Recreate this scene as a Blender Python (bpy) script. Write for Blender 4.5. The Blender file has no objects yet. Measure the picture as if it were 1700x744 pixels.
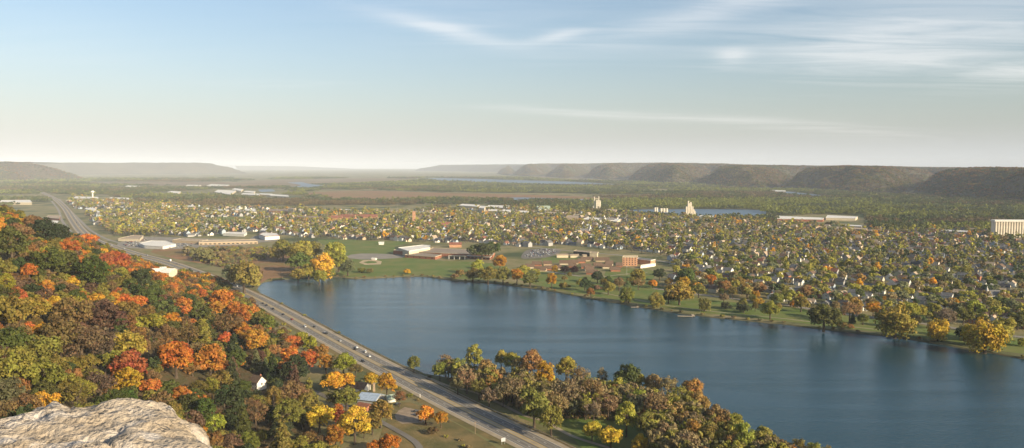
import bpy, math, random
import numpy as np
from mathutils import Vector, Matrix, noise as mnoise
from mathutils.geometry import delaunay_2d_cdt
R = math.radians
random.seed(7)
rng = np.random.default_rng(7)
SC = bpy.context.scene
COL = SC.collection

# ------------------------------------------------------------------ camera
CAMZ = 175.0
FPX = 1334.0
PITCH = math.atan((372 - 275) / FPX)
cam_d = bpy.data.cameras.new('camera')
cam_d.lens = 36.0 * FPX / 1700
cam_d.sensor_width = 36
cam_d.clip_start = 0.1
cam_d.clip_end = 200000
cam = bpy.data.objects.new('camera', cam_d)
COL.objects.link(cam)
cam.location = (0, 0, CAMZ)
cam.rotation_euler = (R(90) - PITCH, 0, 0)
SC.camera = cam
cF = np.array([0, math.cos(PITCH), -math.sin(PITCH)])
cU = np.array([0, math.sin(PITCH), math.cos(PITCH)])
cR = np.array([1.0, 0, 0])

def G(px, py, z=0.0):
    """where the view ray of photo pixel (px,py) meets height z"""
    d = cR * (px - 850) + cU * (372 - py) + cF * FPX
    t = (z - CAMZ) / d[2]
    return (d[0] * t, d[1] * t)

def PX(x, y, z):
    v = np.array([x, y, z - CAMZ])
    f = v @ cF
    return (850 + FPX * (v @ cR) / f, 372 - FPX * (v @ cU) / f)

# ------------------------------------------------------------------ sky, sun, exposure
SUN_EL, SUN_TO = R(20), Vector((0.80, -0.60, 0)).normalized()      # unit vector towards the sun, on the ground
w = bpy.data.worlds.new('World')
SC.world = w
w.use_nodes = True
nt = w.node_tree
nt.nodes.clear()
def N(t, **k):
    n = nt.nodes.new(t)
    for a, b in k.items():
        if a == 'inp':
            for i, v in b.items(): n.inputs[i].default_value = v
        else: setattr(n, a, b)
    return n
def L(a, b): nt.links.new(a, b)
out = N('ShaderNodeOutputWorld'); bg = N('ShaderNodeBackground')
bg.inputs['Strength'].default_value = 0.10
sky = N('ShaderNodeTexSky', sky_type='NISHITA', sun_disc=False, sun_elevation=SUN_EL,
        sun_rotation=math.atan2(SUN_TO.x, SUN_TO.y), altitude=0, air_density=1.0, dust_density=2.2, ozone_density=1.0)
L(bg.outputs[0], out.inputs[0])
tc = N('ShaderNodeTexCoord')
sep = N('ShaderNodeSeparateXYZ'); L(tc.outputs['Generated'], sep.inputs[0])
def M(op, a, b=None, c=None, clamp=False):
    n = N('ShaderNodeMath', operation=op, use_clamp=clamp)
    for i, v in enumerate((a, b, c)):
        if v is None: continue
        if isinstance(v, (int, float)): n.inputs[i].default_value = v
        else: L(v, n.inputs[i])
    return n.outputs[0]
X, Y, Z = sep.outputs
az = M('ARCTAN2', X, Y)                       # azimuth, 0 = straight ahead
el = M('ARCSINE', Z)
def ramp(v, stops, interp='LINEAR'):
    n = N('ShaderNodeValToRGB'); L(v, n.inputs[0]); cr = n.color_ramp; cr.interpolation = interp
    while len(cr.elements) < len(stops): cr.elements.new(0.5)
    for e, (p, c) in zip(cr.elements, stops):
        e.position = p; e.color = (*c, 1) if len(c) == 3 else c
    return n.outputs[0]
# cirrus: fibres on a high flat layer, seen in perspective
zc = M('MAXIMUM', Z, 0.03)
u_ = M('DIVIDE', X, M('ADD', zc, 0.06)); v_ = M('DIVIDE', Y, M('ADD', zc, 0.06))
comb = N('ShaderNodeCombineXYZ'); L(u_, comb.inputs[0]); L(v_, comb.inputs[1])
mp = N('ShaderNodeMapping'); L(comb.outputs[0], mp.inputs[0])
mp.inputs['Rotation'].default_value = (0, 0, R(-32)); mp.inputs['Scale'].default_value = (0.35, 1.5, 1)
nz = N('ShaderNodeTexNoise', inp={'Scale': 1.6, 'Detail': 9.0, 'Roughness': 0.62, 'Distortion': 0.9}); L(mp.outputs[0], nz.inputs['Vector'])
nz2 = N('ShaderNodeTexNoise', inp={'Scale': 0.45, 'Detail': 3.0, 'Roughness': 0.5, 'Distortion': 0.3}); L(mp.outputs[0], nz2.inputs['Vector'])
fib = M('MULTIPLY_ADD', nz.outputs[0], 1.0, M('MULTIPLY', M('SUBTRACT', nz2.outputs[0], 0.5), 0.7))
def blob(a0, e0, sa, se, tilt, amp):
    """a bank of cirrus centred on azimuth a0, elevation e0 (degrees)"""
    da = M('SUBTRACT', az, R(a0)); de = M('SUBTRACT', M('SUBTRACT', el, R(e0)), M('MULTIPLY', da, tilt))
    g = M('ADD', M('POWER', M('ABSOLUTE', M('DIVIDE', da, R(sa))), 2.0), M('POWER', M('ABSOLUTE', M('DIVIDE', de, R(se))), 2.0))
    return M('MULTIPLY', M('EXPONENT', M('MULTIPLY', g, -1)), amp)
def pa(px): return math.degrees(math.atan((px - 850) / FPX))
def pe(py): return math.degrees(math.atan((275 - py) / FPX))
banks = [(1560, 100, 12, 2.2, -0.02, .9), (1500, 70, 9, 2.6, .08, .50), (1200, 25, 9, 1.1, .22, .80), (745, 55, 4.6, .55, -.20, 1.1), (925, 64, 2.1, .38, .14, 1.05),
         (1210, 104, 1.2, .6, .0, .8), (480, 146, 4.4, .22, .03, .55), (1330, 215, 9, .45, -.10, .55), (960, 188, 9, .30, -.07, .55), (1680, 150, 3.5, .7, .0, .9),
         (1500, 5, 3, .5, -.1, 1.0), (800, 20, 14, 3.2, -.05, .28), (60, 100, 10, 2.2, 0, .16)]
tot = None
for (px_, py_, sa, se, ti, am) in banks:
    b_ = blob(pa(px_), pe(py_), sa, se, ti, am)
    tot = b_ if tot is None else M('ADD', tot, b_)
dens = M('MULTIPLY', M('MULTIPLY', M('SUBTRACT', M('ADD', fib, M('MULTIPLY', tot, 0.12)), 0.42), 3.0, clamp=True), tot, clamp=True)
dens = M('MULTIPLY', dens, 0.45)
# thin high veil: whitens the low sky, warm toward the left where the air is thickest
band = M('EXPONENT', M('MULTIPLY', M('POWER', M('DIVIDE', M('MAXIMUM', el, 0.0), R(6.5)), 1.15), -1))
leftm = M('MULTIPLY_ADD', az, -0.75, 0.46, clamp=True)
band2 = M('EXPONENT', M('MULTIPLY', M('DIVIDE', M('MAXIMUM', el, 0.0), R(2.2)), -1))
veil = M('MAXIMUM', M('MULTIPLY', band, M('MULTIPLY_ADD', leftm, 0.34, 0.34)), M('MULTIPLY', band2, 0.85), clamp=True)
mixv = N('ShaderNodeMix', data_type='RGBA'); L(veil, mixv.inputs[0])
tint = N('ShaderNodeMix', data_type='RGBA', blend_type='MULTIPLY'); tint.inputs[0].default_value = 1
L(sky.outputs[0], tint.inputs[6]); tint.inputs[7].default_value = (0.92, 1.0, 1.08, 1)
L(tint.outputs[2], mixv.inputs[6])
vc = N('ShaderNodeMix', data_type='RGBA'); L(leftm, vc.inputs[0])
vc.inputs[6].default_value = (4.4, 4.7, 4.8, 1); vc.inputs[7].default_value = (6.5, 6.35, 6.0, 1)
L(vc.outputs[2], mixv.inputs[7])
vh = N('ShaderNodeMix', data_type='RGBA'); L(leftm, vh.inputs[0])
vh.inputs[6].default_value = (4.9, 5.0, 4.9, 1); vh.inputs[7].default_value = (7.0, 6.7, 6.2, 1)
mixh = N('ShaderNodeMix', data_type='RGBA'); L(M('MULTIPLY', band2, 0.9), mixh.inputs[0]); L(mixv.outputs[2], mixh.inputs[6]); L(vh.outputs[2], mixh.inputs[7])
mixc = N('ShaderNodeMix', data_type='RGBA'); L(dens, mixc.inputs[0]); L(mixh.outputs[2], mixc.inputs[6])
mixc.inputs[7].default_value = (7.4, 7.2, 7.0, 1)
L(mixc.outputs[2], bg.inputs[0])

sun_d = bpy.data.lights.new('sun', 'SUN')
sun_d.energy = 5.0; sun_d.angle = R(0.5); sun_d.color = (1.0, 0.84, 0.60)
sun = bpy.data.objects.new('sun', sun_d); COL.objects.link(sun)
sd = Vector((SUN_TO.x * math.cos(SUN_EL), SUN_TO.y * math.cos(SUN_EL), math.sin(SUN_EL)))
sun.rotation_euler = sd.to_track_quat('Z', 'Y').to_euler()
vs = SC.view_settings
vs.view_transform = 'Standard'; vs.look = 'None'; vs.gamma = 1; vs.use_curve_mapping = False
vs.exposure = 0.62
cy = SC.cycles
cy.max_bounces = 5; cy.diffuse_bounces = 2; cy.glossy_bounces = 3; cy.transmission_bounces = 3
cy.volume_bounces = 0; cy.transparent_max_bounces = 8; cy.use_denoising = True
cy.caustics_reflective = False; cy.caustics_refractive = False

# ------------------------------------------------------------------ materials
MATS = {}
def pmat(name, col, rough=0.85, col2=None, scale=1.0, detail=4.0, coord='Object', bump=0.0, bscale=None, spec=0.2, metal=0.0, lo=0.38, hi=0.62, col3=None, s3=None):
    """a surface of one colour broken by one or two noises"""
    if name in MATS: return MATS[name]
    m = bpy.data.materials.new(name); m.use_nodes = True; t = m.node_tree
    b = t.nodes['Principled BSDF']
    b.inputs['Roughness'].default_value = rough; b.inputs['Metallic'].default_value = metal
    b.inputs['Specular IOR Level'].default_value = spec
    b.inputs['Base Color'].default_value = (*col, 1)
    tc = t.nodes.new('ShaderNodeTexCoord')
    src = None
    if col2:
        n = t.nodes.new('ShaderNodeTexNoise'); n.inputs['Scale'].default_value = scale; n.inputs['Detail'].default_value = detail
        n.inputs['Roughness'].default_value = 0.6
        t.links.new(tc.outputs[coord], n.inputs['Vector'])
        r = t.nodes.new('ShaderNodeMapRange'); r.inputs[1].default_value = lo; r.inputs[2].default_value = hi
        t.links.new(n.outputs[0], r.inputs[0])
        mx = t.nodes.new('ShaderNodeMix'); mx.data_type = 'RGBA'
        mx.inputs[6].default_value = (*col, 1); mx.inputs[7].default_value = (*col2, 1)
        t.links.new(r.outputs[0], mx.inputs[0]); src = mx.outputs[2]
        if col3:
            n3 = t.nodes.new('ShaderNodeTexNoise'); n3.inputs['Scale'].default_value = s3; n3.inputs['Detail'].default_value = 5
            t.links.new(tc.outputs[coord], n3.inputs['Vector'])
            r3 = t.nodes.new('ShaderNodeMapRange'); r3.inputs[1].default_value = .50; r3.inputs[2].default_value = .62
            t.links.new(n3.outputs[0], r3.inputs[0])
            m3 = t.nodes.new('ShaderNodeMix'); m3.data_type = 'RGBA'; m3.inputs[7].default_value = (*col3, 1)
            t.links.new(r3.outputs[0], m3.inputs[0]); t.links.new(src, m3.inputs[6]); src = m3.outputs[2]
        t.links.new(src, b.inputs['Base Color'])
    if bump:
        n2 = t.nodes.new('ShaderNodeTexNoise'); n2.inputs['Scale'].default_value = bscale or scale * 4; n2.inputs['Detail'].default_value = 6
        t.links.new(tc.outputs[coord], n2.inputs['Vector'])
        bp = t.nodes.new('ShaderNodeBump'); bp.inputs['Strength'].default_value = 1.0; bp.inputs['Distance'].default_value = bump
        t.links.new(n2.outputs[0], bp.inputs['Height']); t.links.new(bp.outputs[0], b.inputs['Normal'])
    MATS[name] = m
    return m

def foliage(name, col=None, var=0.35, hue=0.02):
    """leaves: colour of the object (col=None) or a given colour, with clump-to-clump variation from the mesh"""
    if name in MATS: return MATS[name]
    m = bpy.data.materials.new(name); m.use_nodes = True; t = m.node_tree
    b = t.nodes['Principled BSDF']; b.inputs['Roughness'].default_value = 0.75; b.inputs['Specular IOR Level'].default_value = 0.15
    oi = t.nodes.new('ShaderNodeObjectInfo'); at = t.nodes.new('ShaderNodeAttribute'); at.attribute_name = 'tint'
    hs = t.nodes.new('ShaderNodeHueSaturation')
    if col is None: t.links.new(oi.outputs['Color'], hs.inputs['Color'])
    else: hs.inputs['Color'].default_value = (*col, 1)
    sx = t.nodes.new('ShaderNodeSeparateXYZ'); t.links.new(at.outputs['Vector'], sx.inputs[0])
    r1 = t.nodes.new('ShaderNodeMapRange'); r1.inputs[3].default_value = 1 - var; r1.inputs[4].default_value = 1 + var
    t.links.new(sx.outputs[0], r1.inputs[0])
    r2 = t.nodes.new('ShaderNodeMapRange'); r2.inputs[3].default_value = 0.5 - hue; r2.inputs[4].default_value = 0.5 + hue
    ad = t.nodes.new('ShaderNodeMath'); ad.operation = 'MULTIPLY_ADD'; ad.inputs[1].default_value = 0.8
    t.links.new(sx.outputs[1], ad.inputs[0])
    ml = t.nodes.new('ShaderNodeMath'); ml.operation = 'MULTIPLY'; ml.inputs[1].default_value = 0.2
    t.links.new(oi.outputs['Random'], ml.inputs[0]); t.links.new(ml.outputs[0], ad.inputs[2])
    t.links.new(ad.outputs[0], r2.inputs[0]); t.links.new(r2.outputs[0], hs.inputs['Hue'])
    r3 = t.nodes.new('ShaderNodeMapRange'); r3.inputs[3].default_value = 0.82; r3.inputs[4].default_value = 1.18
    wn = t.nodes.new('ShaderNodeTexWhiteNoise'); wn.noise_dimensions = '1D'; t.links.new(oi.outputs['Random'], wn.inputs['W'])
    t.links.new(wn.outputs[0], r3.inputs[0])
    mv = t.nodes.new('ShaderNodeMath'); mv.operation = 'MULTIPLY'; t.links.new(r1.outputs[0], mv.inputs[0]); t.links.new(r3.outputs[0], mv.inputs[1])
    t.links.new(mv.outputs[0], hs.inputs['Value'])
    t.links.new(hs.outputs[0], b.inputs['Base Color'])
    tr = t.nodes.new('ShaderNodeBsdfTranslucent'); t.links.new(hs.outputs[0], tr.inputs[0])
    mx = t.nodes.new('ShaderNodeMixShader'); mx.inputs[0].default_value = 0.22
    t.links.new(b.outputs[0], mx.inputs[1]); t.links.new(tr.outputs[0], mx.inputs[2])
    t.links.new(mx.outputs[0], t.nodes['Material Output'].inputs[0])
    MATS[name] = m
    return m

# ------------------------------------------------------------------ mesh helpers
def tag(o, label=None, cat=None, group=None, kind=None):
    if label: o['label'] = label
    if cat: o['category'] = cat
    if group: o['group'] = group
    if kind: o['kind'] = kind
    return o
def mesh_np(name, v, f, mats, tint=None, smooth=False, mi=None):
    me = bpy.data.meshes.new(name)
    v = np.asarray(v, dtype=np.float32); f = np.asarray(f, dtype=np.int32)
    me.vertices.add(len(v)); me.vertices.foreach_set('co', v.ravel())
    k = f.shape[1]
    me.loops.add(f.size); me.loops.foreach_set('vertex_index', f.ravel())
    me.polygons.add(len(f)); me.polygons.foreach_set('loop_start', np.arange(0, f.size, k, dtype=np.int32))
    me.polygons.foreach_set('loop_total', np.full(len(f), k, dtype=np.int32))
    if mi is not None: me.polygons.foreach_set('material_index', np.asarray(mi, dtype=np.int32))
    if smooth: me.polygons.foreach_set('use_smooth', np.ones(len(f), dtype=bool))
    for m in (mats if isinstance(mats, (list, tuple)) else [mats]): me.materials.append(m)
    if tint is not None:
        a = me.attributes.new('tint', 'FLOAT_VECTOR', 'POINT'); a.data.foreach_set('vector', np.asarray(tint, dtype=np.float32).ravel())
    me.update(); me.validate()
    return me
class MB:
    def __init__(s): s.v = []; s.f = []; s.m = []
    def face(s, pts, m=0):
        n = len(s.v); s.v += [tuple(p) for p in pts]; s.f.append(tuple(range(n, n + len(pts)))); s.m.append(m)
    def box(s, x0, x1, y0, y1, z0, z1, m=0, bottom=True):
        c = [(x0, y0, z0), (x1, y0, z0), (x1, y1, z0), (x0, y1, z0), (x0, y0, z1), (x1, y0, z1), (x1, y1, z1), (x0, y1, z1)]
        n = len(s.v); s.v += c
        fs = [(4, 5, 6, 7), (0, 1, 5, 4), (1, 2, 6, 5), (2, 3, 7, 6), (3, 0, 4, 7)] + ([(3, 2, 1, 0)] if bottom else [])
        for q in fs: s.f.append(tuple(n + i for i in q)); s.m.append(m)
    def tube(s, p0, p1, r0, r1, k=8, m=0, cap=True):
        p0 = Vector(p0); p1 = Vector(p1); d = (p1 - p0).normalized()
        a = d.orthogonal().normalized(); b = d.cross(a); n = len(s.v)
        for p, r in ((p0, r0), (p1, r1)):
            for i in range(k):
                t = 2 * math.pi * i / k; s.v.append(tuple(p + a * math.cos(t) * r + b * math.sin(t) * r))
        for i in range(k):
            j = (i + 1) % k; s.f.append((n + i, n + j, n + k + j, n + k + i)); s.m.append(m)
        if cap: s.f.append(tuple(n + k + i for i in range(k))); s.m.append(m); s.f.append(tuple(n + k - 1 - i for i in range(k))); s.m.append(m)
    def dome(s, c, r, h, k=16, rings=4, m=0):
        n = len(s.v)
        for j in range(rings):
            a = math.pi / 2 * j / rings
            for i in range(k):
                t = 2 * math.pi * i / k; s.v.append((c[0] + r * math.cos(a) * math.cos(t), c[1] + r * math.cos(a) * math.sin(t), c[2] + h * math.sin(a)))
        s.v.append((c[0], c[1], c[2] + h)); top = len(s.v) - 1
        for j in range(rings - 1):
            for i in range(k):
                i2 = (i + 1) % k; s.f.append((n + j * k + i, n + j * k + i2, n + (j + 1) * k + i2, n + (j + 1) * k + i)); s.m.append(m)
        for i in range(k): s.f.append((n + (rings - 1) * k + i, n + (rings - 1) * k + (i + 1) % k, top)); s.m.append(m)
    def gable(s, x0, x1, y0, y1, z, rise, over=0.4, th=0.22, m=0, mg=None):
        """a pitched roof with its ridge along x; gable ends filled with mg if given"""
        ym = (y0 + y1) / 2; sl = rise / ((y1 - y0) / 2)
        a0, a1 = x0 - over, x1 + over; zo = z - over * sl
        for sgn, ye in ((-1, y0 - over), (1, y1 + over)):
            q = [(a0, ye, zo), (a1, ye, zo), (a1, ym, z + rise), (a0, ym, z + rise)]
            qt = [(x, y, zz + th) for x, y, zz in q]
            if sgn > 0: q = q[::-1]; qt = qt[::-1]
            n = len(s.v); s.v += q + qt
            for ff in ((3, 2, 1, 0), (4, 5, 6, 7), (0, 1, 5, 4), (1, 2, 6, 5), (2, 3, 7, 6), (3, 0, 4, 7)): s.f.append(tuple(n + i for i in ff)); s.m.append(m)
        if mg is not None:
            for x in (x0, x1): s.face([(x, y0, z), (x, y1, z), (x, ym, z + rise)], mg)
    def mesh(s, name, mats):
        me = bpy.data.meshes.new(name); me.from_pydata(s.v, [], s.f)
        for m in (mats if isinstance(mats, (list, tuple)) else [mats]): me.materials.append(m)
        me.polygons.foreach_set('material_index', s.m); me.update(); return me
    def obj(s, name, mats, parent=None, loc=None, rz=0):
        o = bpy.data.objects.new(name, s.mesh(name, mats)); COL.objects.link(o)
        if parent: o.parent = parent
        if loc: o.location = loc
        if rz: o.rotation_euler.z = rz
        return o
def empty(name, loc, rz=0, scale=None):
    o = bpy.data.objects.new(name, None); COL.objects.link(o); o.location = loc; o.rotation_euler.z = rz; o.empty_display_size = 1
    if scale: o.scale = scale
    return o
def add(name, me, parent=None, loc=None, rz=0):
    o = bpy.data.objects.new(name, me); COL.objects.link(o)
    if parent: o.parent = parent
    if loc is not None: o.location = loc
    o.rotation_euler.z = rz
    return o
def copy_tree(o, parent=None):
    c = o.copy(); COL.objects.link(c); c.parent = parent
    for ch in list(o.children): copy_tree(ch, c)
    return c
def inside(poly, x, y):
    """vectorised point in polygon"""
    x = np.asarray(x, float); y = np.asarray(y, float); r = np.zeros(x.shape, bool); n = len(poly)
    for i in range(n):
        x0, y0 = poly[i]; x1, y1 = poly[(i + 1) % n]
        c = ((y0 > y) != (y1 > y)) & (x < (x1 - x0) * (y - y0) / ((y1 - y0) if y1 != y0 else 1e-9) + x0)
        r ^= c
    return r
def seg_dist(pts, x, y, closed=True):
    x = np.asarray(x, float); y = np.asarray(y, float); d = np.full(x.shape, 1e12)
    n = len(pts)
    for i in range(n if closed else n - 1):
        x0, y0 = pts[i]; x1, y1 = pts[(i + 1) % n]; dx, dy = x1 - x0, y1 - y0
        t = np.clip(((x - x0) * dx + (y - y0) * dy) / (dx * dx + dy * dy + 1e-9), 0, 1)
        d = np.minimum(d, (x - x0 - t * dx) ** 2 + (y - y0 - t * dy) ** 2)
    return np.sqrt(d)
def smooth_noise(x, y, s, seed=0, octs=3):
    """cheap vectorised value noise, about -1..1"""
    x = np.asarray(x, float) / s; y = np.asarray(y, float) / s; tot = np.zeros(x.shape); amp = 1.0; nrm = 0
    for o in range(octs):
        xi = np.floor(x).astype(np.int64); yi = np.floor(y).astype(np.int64); fx = x - xi; fy = y - yi
        fx = fx * fx * (3 - 2 * fx); fy = fy * fy * (3 - 2 * fy)
        def h(a, b):
            k = (a * 374761393 + b * 668265263 + (seed + o) * 974634777) & 0xffffffff
            k = ((k ^ (k >> 13)) * 1274126177) & 0xffffffff
            return ((k ^ (k >> 16)) & 0xffff) / 32767.5 - 1
        tot += amp * ((h(xi, yi) * (1 - fx) + h(xi + 1, yi) * fx) * (1 - fy) + (h(xi, yi + 1) * (1 - fx) + h(xi + 1, yi + 1) * fx) * fy)
        nrm += amp; amp *= 0.5; x = x * 2 + 17.3; y = y * 2 + 5.1
    return tot / nrm * 1.4

# ------------------------------------------------------------------ terrain shape
TOE = [(-600, 1330), (-440, 1190), (-375, 1080), (-312, 964), (-212, 767), (-165, 634), (-140, 551), (-115, 480), (-60, 400), (0, 330), (100, 230), (350, 120),
       (900, -60), (1600, -200), (1600, -1200), (-3500, -1200), (-3500, 1500), (-1150, 1430), (-800, 1400)]
def hill(x, y):
    x = np.asarray(x, float); y = np.asarray(y, float)
    d = np.where(inside(TOE, x, y), 1, -1) * seg_dist(TOE, x, y)
    d = d + 14 * smooth_noise(x, y, 130, 3) * np.clip(d / 40, 0, 1)
    h = np.where(d < 0, 0, np.where(d < 60, 0.24 * d, 14.4 + 0.50 * (d - 60)))
    h = np.where(h > 130, 130 + 42 * (1 - np.exp(-(h - 130) / 42)), h)
    r = np.hypot(x, y)
    lim = np.where(r < 110, 200, np.where(r < 350, 84, 84 + 0.35 * (r - 350)))
    front = y > -30
    h = np.where(front, np.minimum(h, lim), h)
    cone = 171.5 - 0.95 * np.maximum(r - 2, 0)
    h = np.where(r < 110, np.where(front, cone, np.maximum(h, cone)), h)
    return np.where(d < 0, -3.0 + 0 * h, h) + np.where(d > 0, 1.5 * smooth_noise(x, y, 25, 9), 0)
def hill1(x, y): return float(hill(np.array([x]), np.array([y]))[0])
def land(x, y): return max(0.0, hill1(x, y))
def HIT(px, py, up=0.0):
    """first place where the ray of pixel (px,py) comes within `up` metres of the terrain"""
    d = cR * (px - 850) + cU * (372 - py) + cF * FPX; d = d / d[1]
    t = np.arange(150, 2600, 2.0)
    z = CAMZ + d[2] * t
    g = np.maximum(hill(d[0] * t, t), 0) + up
    k = np.argmax(z <= g)
    if z[k] > g[k]: return None
    return (d[0] * t[k], t[k], max(0.0, g[k] - up))

# ------------------------------------------------------------------ ground, lake, roads
g_grass = pmat('ground_grass', (0.15, 0.15, 0.05), 0.95, (0.25, 0.20, 0.10), scale=0.02, detail=8, bump=0.4, bscale=0.3, col3=(0.055, 0.075, 0.025), s3=0.006)
g_lawn = pmat('lawn_grass', (0.10, 0.15, 0.03), 0.95, (0.16, 0.165, 0.045), scale=0.03, detail=8, bump=0.1, bscale=1.0)
g_meadow = pmat('marsh_grass', (0.28, 0.15, 0.07), 0.95, (0.19, 0.11, 0.05), scale=0.02, detail=8, bump=0.6, bscale=0.25, col3=(0.20, 0.14, 0.05), s3=0.008)
g_dry = pmat('dry_grass', (0.21, 0.15, 0.06), 0.95, (0.11, 0.10, 0.035), scale=0.05, detail=8, bump=0.4, bscale=0.4)
g_town = pmat('town_ground', (0.10, 0.10, 0.045), 0.95, (0.15, 0.125, 0.07), scale=0.03, detail=6, col3=(0.07, 0.085, 0.03), s3=0.01)
g_asph = pmat('asphalt', (0.15, 0.135, 0.115), 0.85, (0.19, 0.17, 0.14), scale=0.08, detail=6)
g_asph2 = pmat('worn_asphalt', (0.22, 0.20, 0.165), 0.9, (0.27, 0.24, 0.195), scale=0.05, detail=6)
g_conc = pmat('tan_concrete', (0.38, 0.31, 0.21), 0.9, (0.31, 0.25, 0.17), scale=0.15, detail=6)
g_grav = pmat('gravel', (0.34, 0.26, 0.18), 0.95, (0.24, 0.18, 0.12), scale=0.2, detail=6)
g_sand = pmat('sand', (0.46, 0.36, 0.22), 0.95, (0.38, 0.29, 0.17), scale=0.2, detail=5)
g_yel = pmat('yellow_paint', (0.55, 0.38, 0.09), 0.7)
g_wht = pmat('white_paint', (0.7, 0.68, 0.62), 0.7)
g_field = pmat('farm_field', (0.22, 0.15, 0.08), 0.95, (0.15, 0.12, 0.06), scale=0.002, detail=6)

lake_px = [(425, 480), (440, 467), (480, 462.5), (520, 460), (560, 459), (590, 462), (640, 460), (700, 458), (760, 466), (820, 470), (900, 480), (960, 491), (1040, 505), (1100, 515),
           (1200, 527), (1300, 537), (1400, 549), (1500, 560), (1600, 577), (1700, 594), (1900, 625), (2300, 690), (2600, 800), (1800, 880), (1500, 832), (1400, 790), (1290, 752),
           (1215, 712), (1130, 676), (1060, 655), (950, 645), (850, 634), (770, 630), (705, 620), (680, 609), (640, 597), (600, 575), (560, 553), (520, 532), (470, 506), (440, 491)]
LAKE = [G(*p) for p in lake_px]
# rounded, slightly irregular shoreline
def densify(poly, step=12, jit=1.2, seed=1):
    o = []; n = len(poly)
    for i in range(n):
        p0, p1, p2, p3 = poly[i - 1], poly[i], poly[(i + 1) % n], poly[(i + 2) % n]
        k = max(1, int(math.hypot(p2[0] - p1[0], p2[1] - p1[1]) / step))
        for j in range(k):
            t = j / k
            q = [0.5 * (2 * b + (-a + c) * t + (2 * a - 5 * b + 4 * c - d) * t * t + (-a + 3 * b - 3 * c + d) * t ** 3) for a, b, c, d in zip(p0, p1, p2, p3)]
            o.append((q[0] + jit * random.uniform(-1, 1), q[1] + jit * random.uniform(-1, 1)))
    return o
LAKE = densify(LAKE)
# ground: one sheet to the horizon with the lake cut out
B = 46000
vv = [Vector(p) for p in LAKE] + [Vector(p) for p in ((-B, -3000), (B, -3000), (B, B), (-B, B))]
for gx in np.linspace(-4000, 4000, 17):
    for gy in np.linspace(300, 8000, 17):
        if not inside(LAKE, gx, gy) and seg_dist(LAKE, gx, gy) > 20: vv.append(Vector((gx, gy)))
nl = len(LAKE)
ed = [(i, (i + 1) % nl) for i in range(nl)] + [(nl, nl + 1), (nl + 1, nl + 2), (nl + 2, nl + 3), (nl + 3, nl)]
rv, re_, rf, *_ = delaunay_2d_cdt(vv, ed, [], 0, 1e-4)
tri = np.array([f for f in rf if len(f) == 3]); rva = np.array([(p.x, p.y) for p in rv])
cen = rva[tri].mean(axis=1)
tri = tri[~inside(LAKE, cen[:, 0], cen[:, 1])]
gv = np.c_[rva, np.zeros(len(rva))]
a_, b_, c_ = gv[tri[:, 0]], gv[tri[:, 1]], gv[tri[:, 2]]
flip = np.cross(b_ - a_, c_ - a_)[:, 2] < 0
tri[flip] = tri[flip][:, ::-1]
g = add('ground', mesh_np('ground', gv, tri, g_grass)); tag(g, kind='structure')
# lake bank: slopes from the turf down under the water
area = sum(LAKE[i][0] * LAKE[(i + 1) % nl][1] - LAKE[(i + 1) % nl][0] * LAKE[i][1] for i in range(nl)) / 2
sg = 1 if area > 0 else -1
inn = []
for i in range(nl):
    dx = LAKE[(i + 1) % nl][0] - LAKE[i - 1][0]; dy = LAKE[(i + 1) % nl][1] - LAKE[i - 1][1]; q = math.hypot(dx, dy) + 1e-6
    inn.append((LAKE[i][0] - sg * dy / q * 4.5, LAKE[i][1] + sg * dx / q * 4.5))
bv = [(x, y, 0) for x, y in LAKE] + [(x, y, -3.0) for x, y in inn]
bf = [(i, (i + 1) % nl, nl + (i + 1) % nl, nl + i) for i in range(nl)]
bk = add('lake_bank', mesh_np('lake_bank', bv, bf, pmat('bank_earth', (0.16, 0.13, 0.07), 0.95, (0.09, 0.085, 0.04), scale=0.15, detail=6), smooth=False)); tag(bk, kind='structure')

def water_mat():
    m = bpy.data.materials.new('lake_water'); m.use_nodes = True; t = m.node_tree; b = t.nodes['Principled BSDF']
    b.inputs['Base Color'].default_value = (0.008, 0.046, 0.066, 1); b.inputs['Roughness'].default_value = 0.12; b.inputs['IOR'].default_value = 1.33
    tc = t.nodes.new('ShaderNodeTexCoord')
    mp = t.nodes.new('ShaderNodeMapping'); mp.inputs['Rotation'].default_value = (0, 0, R(-25)); mp.inputs['Scale'].default_value = (0.6, 1.5, 1)
    t.links.new(tc.outputs['Object'], mp.inputs[0])
    n1 = t.nodes.new('ShaderNodeTexNoise'); n1.inputs['Scale'].default_value = 0.42; n1.inputs['Detail'].default_value = 4; n1.inputs['Roughness'].default_value = 0.65
    t.links.new(mp.outputs[0], n1.inputs['Vector'])
    # wind lanes: calmer and rougher streaks across the lake
    mp2 = t.nodes.new('ShaderNodeMapping'); mp2.inputs['Rotation'].default_value = (0, 0, R(38)); mp2.inputs['Scale'].default_value = (0.0035, 0.035, 1)
    t.links.new(tc.outputs['Object'], mp2.inputs[0])
    n2 = t.nodes.new('ShaderNodeTexNoise'); n2.inputs['Scale'].default_value = 1; n2.inputs['Detail'].default_value = 5; n2.inputs['Distortion'].default_value = 0.6
    t.links.new(mp2.outputs[0], n2.inputs['Vector'])
    r = t.nodes.new('ShaderNodeMapRange'); r.inputs[1].default_value = 0.36; r.inputs[2].default_value = 0.66; r.inputs[3].default_value = 0.50; r.inputs[4].default_value = 0.26
    t.links.new(n2.outputs[0], r.inputs[0])
    bp = t.nodes.new('ShaderNodeBump'); bp.inputs['Distance'].default_value = 0.9
    t.links.new(r.outputs[0], bp.inputs['Strength']); t.links.new(n1.outputs[0], bp.inputs['Height']); t.links.new(bp.outputs[0], b.inputs['Normal'])
    return m
WATER = water_mat()
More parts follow.
